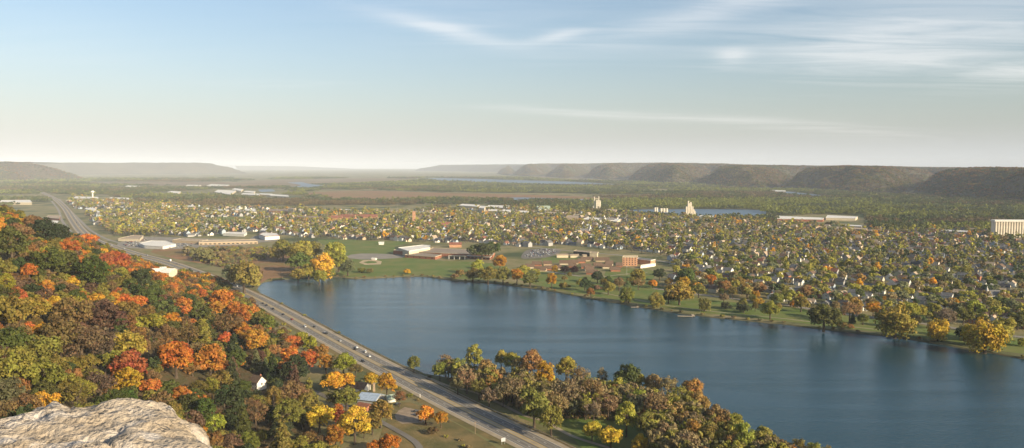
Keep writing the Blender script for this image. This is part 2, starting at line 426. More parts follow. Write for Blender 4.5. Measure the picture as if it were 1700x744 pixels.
def sheet(name, poly, z, mat, kind='structure', label=None, cat=None):
    """a flat sheet with the outline poly"""
    r = delaunay_2d_cdt([Vector(p) for p in poly], [(i, (i + 1) % len(poly)) for i in range(len(poly))], [], 1, 1e-4)
    v = [(p.x, p.y, z) for p in r[0]]; f = [fc for fc in r[2]]
    f = [fc if sum(v[fc[i]][0] * v[fc[(i + 1) % len(fc)]][1] - v[fc[(i + 1) % len(fc)]][0] * v[fc[i]][1] for i in range(len(fc))) > 0 else fc[::-1] for fc in f]
    me = bpy.data.meshes.new(name); me.from_pydata(v, [], f); me.materials.append(mat)
    o = add(name, me); tag(o, label, cat, kind=kind); return o
lx = [p[0] for p in LAKE]; ly = [p[1] for p in LAKE]
sheet('lake_water', [(min(lx) - 5, min(ly) - 5), (max(lx) + 5, min(ly) - 5), (max(lx) + 5, max(ly) + 5), (min(lx) - 5, max(ly) + 5)], -1.1, WATER)

def psheet(name, pxs, z, mat, smooth=True, jit=0.0):
    poly = [G(*p) for p in pxs]
    if smooth: poly = densify(poly, step=max(6, math.hypot(poly[0][0], poly[0][1]) / 60), jit=jit)
    return sheet(name, poly, z, mat)
def catmull(pts, step=8):
    o = []
    for i in range(len(pts) - 1):
        p0 = pts[max(0, i - 1)]; p1 = pts[i]; p2 = pts[i + 1]; p3 = pts[min(len(pts) - 1, i + 2)]
        k = max(1, int(math.hypot(p2[0] - p1[0], p2[1] - p1[1]) / step))
        for j in range(k):
            t = j / k
            o.append(tuple(0.5 * (2 * b + (-a + c) * t + (2 * a - 5 * b + 4 * c - d) * t * t + (-a + 3 * b - 3 * c + d) * t ** 3) for a, b, c, d in zip(p0, p1, p2, p3)))
    o.append(tuple(pts[-1])); return o
def normals(pl):
    o = []
    for i in range(len(pl)):
        a = pl[max(0, i - 1)]; b = pl[min(len(pl) - 1, i + 1)]; q = math.hypot(b[0] - a[0], b[1] - a[1]) + 1e-9
        o.append(((b[1] - a[1]) / q, -(b[0] - a[0]) / q))
    return o
def strip(name, pl, o0, o1, z, mat, zf=None, kind='structure'):
    nn = normals(pl); v = []; f = []
    for (x, y), (a, b) in zip(pl, nn):
        zz = z if zf is None else None
        for o in (o0, o1):
            xx, yy = x + a * o, y + b * o
            v.append((xx, yy, z if zf is None else zf(xx, yy) + z))
    for i in range(len(pl) - 1):
        q = (2 * i, 2 * i + 1, 2 * i + 3, 2 * i + 2) if o1 > o0 else (2 * i + 2, 2 * i + 3, 2 * i + 1, 2 * i)
        f.append(q)
    o = add(name, mesh_np(name, v, f, mat)); tag(o, kind=kind); return o
def dashes(name, pl, off, w_, ln, gap, z, mat):
    nn = normals(pl); v = []; f = []; s = 0; acc = []
    L_ = [0]
    for i in range(1, len(pl)): L_.append(L_[-1] + math.hypot(pl[i][0] - pl[i - 1][0], pl[i][1] - pl[i - 1][1]))
    L_ = np.array(L_); px_ = np.array(pl); nn_ = np.array(nn)
    def at(s): return np.array([np.interp(s, L_, px_[:, 0]), np.interp(s, L_, px_[:, 1])]), np.array([np.interp(s, L_, nn_[:, 0]), np.interp(s, L_, nn_[:, 1])])
    while s + ln < L_[-1]:
        (p, n), (q, m) = at(s), at(s + ln); k = len(v)
        for pt, nr in ((p, n), (q, m)):
            for o in (off - w_ / 2, off + w_ / 2): v.append((*(pt + nr * o), z))
        f.append((k, k + 1, k + 3, k + 2)); s += ln + gap
    o = add(name, mesh_np(name, v, f, mat)); tag(o, kind='structure'); return o

# highway along the foot of the bluff (points run from far to near; positive offset = lake side ... checked below)
hw_px = [(20, 312), (58, 316), (73, 321), (91, 330), (108, 345), (122, 366), (136, 384), (157, 399), (192, 411), (228, 422.5), (279, 436), (343, 459), (408, 487), (470, 519), (542, 559), (600, 590.5), (670, 627), (770, 679), (905, 745)]
HW = [G(*p) for p in hw_px] + [(75, 400), (190, 290), (430, 170), (950, 20), (1700, -120)]
HW = catmull(HW, 10)
nn0 = normals(HW)[len(HW) // 2]
SGN = 1 if (nn0[0] > 0) == (True) else -1     # lake side lies towards +x
_n = normals(HW)
mid = min(range(len(HW)), key=lambda i: abs(HW[i][1] - 700))
SGN = 1 if _n[mid][0] > 0 else -1
def hs(a, b): return (a * SGN, b * SGN) if SGN > 0 else (b * SGN, a * SGN)
strip('highway_verge', HW, *hs(-20, 17.5), 0.05, g_dry)
strip('highway', HW, *hs(-14.5, 14.0), 0.16, g_asph)
strip('highway_shoulder', HW, *hs(-14.5, -10.6), 0.22, g_conc)
strip('highway_shoulder', HW, *hs(9.8, 13.6), 0.22, g_conc)
strip('highway_median', HW, *hs(-2.2, 1.6), 0.22, g_conc)
for o in (-2.0, 1.4): strip('highway_marking', HW, *hs(o - .22, o + .22), 0.27, g_yel)
for o in (-10.4, 9.6): strip('highway_marking', HW, *hs(o - .12, o + .12), 0.27, g_wht)
strip('wheel_track', HW, *hs(-8.9, -7.7), 0.20, g_asph2); strip('wheel_track', HW, *hs(-5.3, -3.9), 0.20, g_asph2)
strip('wheel_track', HW, *hs(3.2, 4.4), 0.20, g_asph2); strip('wheel_track', HW, *hs(6.9, 8.0), 0.20, g_asph2)
near = [p for p in HW if p[1] < 1500 and p[1] > 350 and p[0] < 100]
for o in (-6.4, 5.7): dashes('highway_marking', near, o * SGN, 0.28, 3, 9, 0.27, g_wht)
# frontage roads by the far bend, side streets
fr = catmull([G(*p) for p in [(98, 330), (112, 345), (133, 366), (150, 382), (175, 396), (205, 405)]], 12)
strip('frontage_road', fr, -4, 4, 0.12, g_asph2)
fr2 = catmull([G(*p) for p in [(82, 330), (96, 347), (103, 366), (118, 385)]], 12)
strip('frontage_road', fr2, -4, 4, 0.12, g_asph2)
strip('street', catmull([G(*p) for p in [(118, 369), (136, 370), (175, 369)]], 12), -4, 4, 0.11, g_asph2)
# foot path between highway and woods
bp_px = [(690, 621), (712, 628), (745, 641), (790, 652), (830, 670), (870, 690), (905, 700), (945, 722), (985, 736), (1040, 752)]
strip('path', catmull([G(*p) for p in bp_px], 6), -1.6, 1.6, 0.12, g_conc)

# ---- lawns, marsh, fields, lots
psheet('lawn', [(560, 456), (585, 432), (590, 424), (640, 424), (720, 432), (800, 436), (835, 440), (850, 458), (800, 464), (760, 463), (700, 456), (640, 458), (600, 460)], 0.05, g_lawn)
psheet('lawn', [(528, 398), (570, 398), (615, 400), (680, 401), (655, 410), (655, 420), (590, 426), (560, 420), (545, 410)], 0.05, g_lawn)
psheet('lawn', [(850, 458), (880, 447), (960, 458), (1000, 461), (1010, 448), (1060, 446), (1090, 452), (1085, 470), (1150, 492), (1250, 505), (1300, 508), (1400, 524), (1500, 536), (1600, 550), (1720, 568), (1720, 590), (1600, 572), (1500, 555), (1400, 545), (1300, 533), (1200, 523), (1100, 510), (1000, 494), (900, 475)], 0.05, g_lawn)
psheet('lawn', [(905, 425), (960, 427), (955, 433), (905, 436)], 0.08, g_lawn)
psheet('lawn', [(860, 690), (950, 680), (1040, 672), (1090, 700), (1100, 760), (990, 760), (940, 720)], 0.06, g_lawn)
psheet('lawn', [(340, 362), (410, 360), (420, 366), (350, 370)], 0.06, g_lawn)
psheet('marsh_field', [(330, 432), (352, 414), (420, 410), (470, 414), (500, 424), (530, 448), (500, 458), (445, 463), (430, 472), (400, 462), (372, 446)], 0.05, g_meadow)
psheet('marsh_field', [(250, 418), (300, 410), (400, 408), (352, 420), (340, 438)], 0.05, g_meadow)
psheet('clearing_field', [(640, 700), (665, 668), (700, 675), (760, 705), (830, 748), (830, 775), (640, 775)], 0.05, g_dry)
psheet('parking_lot', [(866, 424), (880, 414), (925, 413), (930, 419), (905, 428), (870, 430)], 0.10, g_asph)
psheet('parking_lot', [(198, 410), (205, 400), (240, 393), (330, 396), (420, 398), (425, 405), (330, 411), (270, 414)], 0.07, g_asph2)
psheet('parking_lot', [(575, 426), (600, 421), (662, 423), (668, 428), (600, 431)], 0.09, g_asph2)
psheet('parking_lot', [(655, 690), (672, 676), (690, 680), (712, 695), (700, 702), (668, 704)], 0.09, g_grav)
psheet('parking_lot', [(415, 396), (430, 391), (462, 392), (460, 400), (430, 403)], 0.09, g_asph2)
psheet('parking_lot', [(60, 378), (100, 372), (105, 386), (70, 388)], 0.09, g_asph2)
# ball field dirt
psheet('infield_dirt', [(596, 436), (603, 432), (620, 431), (634, 434), (632, 439), (606, 440)], 0.09, g_sand)
psheet('infield_lawn', [(603, 435.6), (612, 433.4), (624, 434.2), (626, 436.6), (610, 437.6)], 0.13, g_lawn)
strip('path', catmull([G(*p) for p in [(895, 449), (930, 454), (965, 459)]], 10), -4, 4, 0.11, g_asph2)
strip('path', catmull([G(*p) for p in [(990, 462), (1030, 456), (1075, 453)]], 10), -1.8, 1.8, 0.11, g_conc)
strip('street', catmull([G(*p) for p in [(880, 410), (960, 418), (1030, 424), (1100, 434), (1140, 440)]], 12), -5, 5, 0.11, g_asph2)
strip('street', catmull([G(*p) for p in [(1085, 479), (1200, 494), (1300, 506), (1400, 521), (1500, 533), (1600, 547), (1720, 563)]], 12), -4.5, 4.5, 0.11, g_asph2)
strip('path', catmull([G(*p) for p in [(1000, 486), (1100, 506), (1200, 519), (1300, 529), (1400, 541), (1500, 552)]], 12), -1.2, 1.2, 0.11, g_conc)
# foreground drives
strip('street', catmull([G(*p) for p in [(380, 600), (450, 625), (510, 645), (560, 668), (610, 690), (640, 705), (690, 735), (700, 760)]], 6), -2.2, 2.2, 0.35, g_asph, zf=lambda x, y: land(x, y))
strip('path', catmull([G(*p) for p in [(365, 745), (395, 728), (430, 712)]], 3), -1.5, 1.5, 0.35, g_conc, zf=lambda x, y: land(x, y))

# ---- hillside
gx = np.arange(-1500, 700, 9.0); gy = np.arange(-300, 1480, 9.0)
XX, YY = np.meshgrid(gx, gy); ZZ = hill(XX, YY)
hv = np.c_[XX.ravel(), YY.ravel(), ZZ.ravel()]
nx = len(gx); ii = np.arange(len(gy) - 1)[:, None] * nx + np.arange(nx - 1)[None, :]
hf = np.stack([ii, ii + 1, ii + nx + 1, ii + nx], -1).reshape(-1, 4)
hf = hf[(hv[hf][:, :, 2] > -2.9).any(axis=1)]
hs_o = add('hillside', mesh_np('hillside', hv, hf, pmat('forest_floor', (0.10, 0.065, 0.03), 0.95, (0.07, 0.06, 0.025), scale=0.1, detail=6, bump=0.5, bscale=0.5), smooth=True)); tag(hs_o, kind='structure')

# ---- far plain: meadows, backwaters, river
psheet('far_meadow', [(500, 322), (600, 317), (760, 321), (900, 324), (1010, 329), (1010, 334), (900, 334), (760, 331), (600, 332)], 0.4, g_meadow)
psheet('far_meadow', [(140, 303), (330, 302), (480, 305), (500, 310), (420, 311), (330, 309), (160, 307)], 0.4, g_field)
psheet('far_meadow', [(420, 300), (620, 296), (700, 300), (560, 306), (440, 304)], 0.4, g_field)
psheet('far_meadow', [(870, 291), (1060, 294), (1120, 301), (1050, 303), (900, 298)], 0.4, g_field)
far_w = pmat('river_water', (0.10, 0.15, 0.20), 0.45, bump=1.0, bscale=0.1, spec=0.25)
psheet('river_water', [(690, 297), (730, 295.8), (790, 297), (850, 299), (960, 302.5), (1020, 306), (1060, 308.5), (1000, 309), (920, 308), (820, 305), (730, 302)], 0.6, far_w)
psheet('river_water', [(478, 303), (500, 302.5), (516, 306), (545, 309), (510, 314), (470, 312), (500, 308)], 0.6, far_w)
psheet('river_water', [(430, 315), (450, 314.5), (456, 318), (435, 319)], 0.6, far_w)
psheet('river_water', [(1020, 352), (1060, 348), (1100, 348), (1180, 347.5), (1260, 349), (1272, 355), (1262, 361), (1200, 361), (1120, 358), (1060, 357)], 0.6, far_w)
psheet('river_water', [(820, 331), (860, 328), (1000, 332), (1000, 335), (860, 333)], 0.6, far_w)
psheet('river_water', [(1300, 318), (1345, 322), (1400, 329), (1360, 329), (1300, 323)], 0.6, far_w)

# ------------------------------------------------------------------ bluffs
def ridge(name, foot_px, depth, top, seed, res=40, slope=0.55, spur=90, spurlen=420, hgt=None, mat=None, ext=(0, 0), taper=None):
    """a bluff: foot line on the valley floor, steep face, flat top running `depth` back"""
    foot = [G(px, py) for px, py in foot_px]
    pl = catmull(foot, res * 1.0)
    nn = normals(pl)
    if nn[len(nn) // 2][1] < 0: nn = [(-a, -b) for a, b in nn]
    off = np.concatenate([np.arange(0, 900, res * 0.8), np.arange(900, depth, res * 4)])
    P = np.array(pl); NN = np.array(nn)
    X_ = P[:, 0][:, None] + NN[:, 0][:, None] * off[None, :]; Y_ = P[:, 1][:, None] + NN[:, 1][:, None] * off[None, :]
    s_along = np.concatenate([[0], np.cumsum(np.hypot(np.diff(P[:, 0]), np.diff(P[:, 1])))])
    S_ = np.repeat(s_along[:, None], len(off), 1); O_ = np.repeat(off[None, :], len(pl), 0)
    # spurs and hollows
    ph = smooth_noise(S_ * 1.0, O_ * 0.2, spurlen, seed, 2)
    d = O_ - spur * .3 - spur * (1.1 + 1.0 * ph) - spur * .35 * smooth_noise(S_, O_ * .6, spurlen * .3, seed + 3, 2)
    h = np.where(d < 0, 0, d * slope)
    h = np.where(d > 0, h, 0)
    T_ = top + 7 * smooth_noise(X_, Y_, 500, seed + 5) + 0 * S_
    if taper is not None:
        fr = S_ / s_along[-1]; T_ = T_ * np.interp(fr, [a for a, _ in taper], [b for _, b in taper])
    k = T_ * 0.72
    h = np.where(h > k, k + (T_ - k) * (1 - np.exp(-(h - k) / (T_ - k + 1e-6))), h)
    h += np.where(d > 0, 6 * smooth_noise(X_, Y_, 70, seed + 9, 2), 0)
    Z_ = np.where(d > 0, h, -2)
    v = np.c_[X_.ravel(), Y_.ravel(), Z_.ravel()]; m_ = len(off)
    ii = np.arange(len(pl) - 1)[:, None] * m_ + np.arange(m_ - 1)[None, :]
    f = np.stack([ii, ii + m_, ii + m_ + 1, ii + 1], -1).reshape(-1, 4)
    a, b, c = v[f[:, 0]], v[f[:, 1]], v[f[:, 2]]
    if np.cross(b - a, c - a)[:, 2].mean() < 0: f = f[:, ::-1]
    o = add(name, mesh_np(name, v, f, mat, smooth=True)); tag(o, kind='structure')
    return X_, Y_, Z_, v, f
bl_mat = pmat('bluff_floor', (0.085, 0.07, 0.04), 0.95, (0.065, 0.045, 0.03), scale=0.006, detail=8, bump=6, bscale=0.03, col3=(0.06, 0.065, 0.03), s3=0.003)
bl_far = pmat('bluff_far', (0.10, 0.085, 0.05), 0.95, (0.07, 0.06, 0.035), scale=0.003, detail=8, bump=10, bscale=0.015)
RID = []
RB_px = [(822, 288), (838, 291), (862, 288.5), (850, 291.5), (885, 293.5), (925, 289.5), (905, 293.5), (940, 296), (990, 291), (968, 296), (1010, 298.5), (1065, 294), (1040, 299), (1062, 301.5), (1098, 305.5), (1135, 307), (1190, 299), (1152, 306), (1200, 310.5), (1270, 313.5), (1335, 303), (1294, 313), (1350, 317), (1410, 320), (1480, 322), (1570, 306), (1516, 321.5), (1600, 331), (1700, 338), (1850, 347), (2100, 364)]
RBP = [G(*p) for p in RB_px] + [(9000, 2600), (9500, 25000), (1500, 25000)]
gx = np.arange(-700, 6500, 34.0); gy = np.arange(3300, 17500, 34.0)
XX, YY = np.meshgrid(gx, gy)
dd_ = np.where(inside(RBP, XX, YY), 1, -1) * seg_dist(RBP, XX, YY)
wv = np.abs(smooth_noise(XX, YY, 330, 17, 2))
dd_ = dd_ + np.where(dd_ > 0, np.clip(dd_ / 120, 0, 1), 0) * (70 - 190 * (1 - wv) ** 3) + 20 * smooth_noise(XX, YY, 160, 19, 2)
rpx = 850 + FPX * XX / YY
TT = 167 + (275 - np.interp(rpx, [820, 900, 1090, 1150, 1250, 1310, 1450, 1600, 1700], [272.5, 272, 271, 272, 274.5, 276.3, 277, 279, 280.5])) * YY / FPX
TT = np.clip(TT, 110, 212) - 20 * (1 - np.abs(smooth_noise(XX, YY, 900, 43, 2))) ** 4 + 8 * smooth_noise(XX, YY, 700, 23, 3)
hh = np.maximum(dd_, 0) * .60
hh = np.where(hh > TT * .8, TT * .8 + TT * .2 * (1 - np.exp(-(hh - TT * .8) / (TT * .2))), hh)
hh = np.where(dd_ > 0, hh + 5 * smooth_noise(XX, YY, 80, 29, 2), -3)
rbv = np.c_[XX.ravel(), YY.ravel(), hh.ravel()]; nx = len(gx); ii = np.arange(len(gy) - 1)[:, None] * nx + np.arange(nx - 1)[None, :]
rbf = np.stack([ii, ii + 1, ii + nx + 1, ii + nx], -1).reshape(-1, 4); rbf = rbf[(rbv[rbf][:, :, 2] > 0).any(axis=1)]
tag(add('river_bluff', mesh_np('river_bluff', rbv, rbf, bl_mat, smooth=True)), kind='structure')
RID.append((XX, YY, hh, rbv, rbf))
RID.append(ridge('far_bluff', [(655, 284), (700, 284.5), (800, 286), (860, 288)], 6000, 212, 21, res=80, spur=350, spurlen=1800, slope=.5, mat=bl_far, taper=[(0, .4), (.08, .95), (1, 1.0)]))
RID.append(ridge('left_bluff', [(-220, 304), (-60, 303.5), (30, 302.5), (90, 301), (140, 300), (178, 299)], 3500, 222, 31, res=45, spur=230, spurlen=1100, slope=.5, mat=bl_mat, taper=[(0, .95), (.4, .98), (.62, 1.0), (.75, .95), (.88, .62), (.95, .3), (1, .02)]))
RID.append(ridge('left_far_bluff', [(60, 291), (200, 290), (300, 289.5), (380, 289), (434, 288.5)], 5000, 236, 41, res=80, spur=350, spurlen=1500, slope=.45, mat=bl_far, taper=[(0, 1), (.9, 1.0), (.97, .6), (1, .15)]))
RID.append(ridge('distant_bluff', [(400, 281.6), (470, 281.4), (520, 281.2), (600, 281)], 6000, 165, 51, res=200, spur=200, spurlen=4000, slope=.4, mat=bl_far, taper=[(0, 1), (.5, .9), (.8, .4), (1, .05)]))

# ------------------------------------------------------------------ haze
hz = MB(); hz.box(-47000, 47000, -3500, 47500, -5, 330)
hm = bpy.data.materials.new('haze'); hm.use_nodes = True; ht = hm.node_tree; ht.nodes.clear()
ho = ht.nodes.new('ShaderNodeOutputMaterial'); pv = ht.nodes.new('ShaderNodeVolumePrincipled')
pv.inputs['Color'].default_value = (0.80, 0.87, 0.96, 1); pv.inputs['Density'].default_value = 3.6e-5; pv.inputs['Anisotropy'].default_value = -0.2
ht.links.new(pv.outputs[0], ho.inputs['Volume'])
hzo = hz.obj('haze', hm); tag(hzo, kind='stuff')

# ------------------------------------------------------------------ trees
PAL = {  # leaf colours
 'orange': (0.50, 0.18, 0.026), 'red orange': (0.46, 0.125, 0.030), 'red': (0.32, 0.085, 0.032), 'golden': (0.50, 0.26, 0.028), 'yellow': (0.54, 0.36, 0.038),
 'yellow-green': (0.30, 0.275, 0.048), 'green': (0.095, 0.115, 0.028), 'olive': (0.20, 0.18, 0.042), 'brown': (0.235, 0.18, 0.085), 'russet': (0.28, 0.185, 0.075),
 'purple-brown': (0.16, 0.095, 0.056), 'dark green': (0.058, 0.080, 0.030), 'grey-green': (0.16, 0.165, 0.075), 'dark purple': (0.05, 0.027, 0.024), 'orange brown': (0.33, 0.19, 0.055)}
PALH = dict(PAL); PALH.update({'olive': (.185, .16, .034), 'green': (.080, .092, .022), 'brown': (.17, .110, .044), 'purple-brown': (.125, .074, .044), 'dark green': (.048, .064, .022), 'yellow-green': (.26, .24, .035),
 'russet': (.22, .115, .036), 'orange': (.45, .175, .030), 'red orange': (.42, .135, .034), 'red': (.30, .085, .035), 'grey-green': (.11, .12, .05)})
PALT = {k: tuple(c * 1.28 for c in v) for k, v in PAL.items()}
PALF = dict(PAL); PALF.update({'yellow-green': (.20, .215, .045), 'olive': (.145, .15, .04), 'grey-green': (.12, .14, .065), 'green': (.08, .105, .032), 'brown': (.17, .13, .06)})
BARK = pmat('bark', (0.12, 0.09, 0.06), 0.95, (0.07, 0.05, 0.035), scale=1.5, detail=5)
LEAF = foliage('leaves', None, .42, .032)

def crown_mesh(name, seed, nb=26, per=70, leaf=0.11, shape='round', mat=None, lower=0.25):
    """leaf clumps around a set of boughs. Unit crown: radius 1 in plan, z from 0 (lowest leaves) to H"""
    r = np.random.default_rng(seed)
    H = {'round': 1.75, 'wide': 1.25, 'tall': 2.5, 'cone': 3.1, 'weep': 1.9, 'shrub': 1.1}[shape]
    C = []
    tries = 0
    while len(C) < nb and tries < 4000:
        tries += 1
        if shape == 'cone':
            z = r.uniform(0.02, 0.97) ** 1.15; rad = (1 - z) ** 0.85 * 0.78 + .05; a = r.uniform(0, 2 * math.pi); q = rad * r.uniform(.55, 1)
            c = np.array([q * math.cos(a), q * math.sin(a), z * H]); br = 0.10 + 0.26 * (1 - z)
        else:
            a = r.uniform(0, 2 * math.pi); ct = r.uniform(-0.75, 1); q = r.uniform(.35, 1) ** .5
            env = 1 + 0.16 * math.sin(2 * a + seed) + 0.12 * math.sin(3 * a + 2 * seed)
            st = math.sqrt(1 - ct * ct)
            c = np.array([st * math.cos(a) * q * .82 * env, st * math.sin(a) * q * .82 * env, (ct * q * .38 + .5) * H])
            if shape == 'weep' and r.random() < .5: c[2] *= r.uniform(.25, 1)
            br = r.uniform(.15, .32)
        if all(np.linalg.norm(c - o[0]) > .55 * min(br, o[1]) for o in C): C.append((c, br))
    V = []; T = []
    for c, br in C:
        n = max(8, int(per * (br / .28) ** 2))
        d = r.normal(size=(n, 3)); d /= np.linalg.norm(d, axis=1)[:, None]
        d[:, 2] = np.where(d[:, 2] < -0.35, -d[:, 2], d[:, 2])
        pos = c + d * br * r.uniform(.62, 1.12, n)[:, None] * np.array([1, 1, .82 if shape != 'weep' else 1.25])
        nr = d * 0.9 + r.normal(size=(n, 3)) * .34 + np.array([0, 0, .12]); nr /= np.linalg.norm(nr, axis=1)[:, None]
        t1 = np.cross(nr, r.normal(size=(n, 3))); t1 /= np.linalg.norm(t1, axis=1)[:, None]; t2 = np.cross(nr, t1)
        s = leaf * r.uniform(.6, 1.3, n)[:, None]; e = r.uniform(.55, 1, n)[:, None]
        q4 = np.stack([pos - t1 * s - t2 * s * e * .5, pos + t1 * s * .3 - t2 * s * e, pos + t1 * s + t2 * s * e * .4, pos - t1 * s * .3 + t2 * s * e], 1)
        V.append(q4.reshape(-1, 3))
        tt = np.clip(r.uniform(.2, .8) + r.normal(size=n) * .10, 0, 1); hh = np.clip(r.uniform(.2, .8) + r.normal(size=n) * .12, 0, 1)
        T.append(np.repeat(np.c_[tt, hh, np.zeros(n)], 4, 0))
    V = np.concatenate(V); T = np.concatenate(T)
    F = np.arange(len(V)).reshape(-1, 4)
    return mesh_np(name, V, F, mat or LEAF, tint=T), H, C
def trunk_mesh(name, seed, C, H, shape, bole=0.55):
    """bole from z=-bole (ground) up into the crown with limbs to some boughs; unit = crown radius"""
    r = np.random.default_rng(seed + 99); b = MB()
    if shape == 'cone':
        b.tube((0, 0, -bole), (0, 0, H * .93), .07, .012, 7)
    else:
        top = H * .55; lean = r.normal(size=2) * .05
        p1 = (lean[0], lean[1], top * .35)
        b.tube((0, 0, -bole), (0, 0, -bole + .12), .11, .075, 8, cap=False)
        b.tube((0, 0, -bole + .12), p1, .075, .055, 8); b.tube(p1, (lean[0] * 2, lean[1] * 2, top), .055, .028, 6)
        for c, br in [C[i] for i in r.choice(len(C), min(9, len(C)), replace=False)]:
            s = r.uniform(.1, .95); st = (lean[0] * 2 * s, lean[1] * 2 * s, -bole * .1 + (top + bole * .1) * s * .8)
            md = (st[0] * .5 + c[0] * .5, st[1] * .5 + c[1] * .5, st[2] * .4 + c[2] * .6)
            b.tube(st, md, .032, .02, 5, cap=False); b.tube(md, tuple(c), .02, .007, 5)
    return b.mesh(name, BARK)
PROTO = {}
def protos(key, shape, n, **k):
    L_ = []
    for i in range(n):
        sd = hash((key, i)) % 9973 if False else (sum(map(ord, key)) * 31 + i * 77)
        cm, H, C = crown_mesh(key + '_crown', sd, shape=shape, **k)
        L_.append((cm, trunk_mesh(key + '_trunk', sd, C, H, shape), H))
    PROTO[key] = L_
protos('round', 'round', 7, nb=64, per=70, leaf=.06)
protos('wide', 'wide', 4, nb=60, per=70, leaf=.06)
protos('tall', 'tall', 5, nb=70, per=66, leaf=.06)
protos('sparse', 'round', 5, nb=56, per=40, leaf=.05)
protos('sparse_tall', 'tall', 4, nb=60, per=40, leaf=.05)
protos('weep', 'weep', 3, nb=74, per=66, leaf=.06)
protos('cone', 'cone', 3, nb=90, per=70, leaf=.075)
protos('shrub', 'shrub', 2, nb=30, per=70, leaf=.08)
ELL = {'round': 'maple_tree', 'wide': 'maple_tree', 'tall': 'ash_tree', 'sparse': 'oak_tree', 'sparse_tall': 'oak_tree', 'weep': 'willow_tree', 'cone': 'spruce_tree', 'shrub': 'shrub'}
SAYK = {'round': 'round tree', 'wide': 'spreading tree', 'tall': 'tall tree', 'sparse': 'thin-leaved tree', 'sparse_tall': 'thin-leaved tall tree', 'weep': 'drooping tree', 'cone': 'conifer', 'shrub': 'shrub'}
TREES = []; OCC = []
def tree(x, y, z, rad, color, shape='round', region='', label=None, bole=None, hs_=1.0):
    cm, tm, H = random.choice(PROTO[shape]); rad *= 1.12
    bl = (0.55 if bole is None else bole) * rad * hs_ * (0.35 if shape == 'cone' else 1)
    if shape == 'shrub': bl = .1 * rad
    root = empty('shrub' if shape == 'shrub' else ELL[shape], (x, y, z - 0.2), random.uniform(0, 6.28))
    sc = (rad * random.uniform(.93, 1.07), rad * random.uniform(.93, 1.07), rad * hs_)
    t = add('trunk', tm, root); t.scale = sc; t.location = (0, 0, bl if shape in ('cone', 'shrub') else .55 * sc[2]);
    if shape in ('cone', 'shrub'): t.location.z = .55 * sc[2]; off = .55 * sc[2] if shape == 'cone' else bl
    c = add('crown', cm, root); c.scale = sc; c.location = (0, 0, .26 * sc[2])
    if shape == 'cone': c.location.z = .2 * sc[2]; t.location.z = .55 * sc[2] * .9
    if shape == 'shrub': c.location.z = .05; t.location.z = .4 * sc[2]
    if shape == 'weep': c.location.z = .02 * sc[2]
    if region == 'park' and shape in ('round', 'wide'): c.location.z = .14 * sc[2]
    if bole is not None and shape not in ('cone', 'shrub'):
        c.location.z = bole * sc[2]; t.location.z = .5 * sc[2] if bole > .5 else bole * sc[2]
    base = (PALH if region in ('hillside', 'valley') else PAL)[color]; j = [random.uniform(.86, 1.14) for _ in range(3)]
    c.color = (min(1, base[0] * j[0]), min(1, base[1] * j[1]), base[2] * j[2], 1)
    hgt = c.location.z + H * sc[2]
    TREES.append(dict(o=root, x=x, y=y, z=z, r=rad, color=color, shape=shape, region=region, label=label, h=hgt))
    OCC.append((x, y, rad))
    if region == 'hillside' and (label or color in ('orange', 'red orange', 'golden', 'yellow-green', 'red', 'yellow')) or region == 'valley':
        q = math.hypot(x, y); OCC.append((x - x / q * rad * 1.3, y - y / q * rad * 1.3, rad * .75))
    return root
def size_word(t):
    return 'tall' if t['h'] > 17 else ('small' if t['h'] < 9 else '')

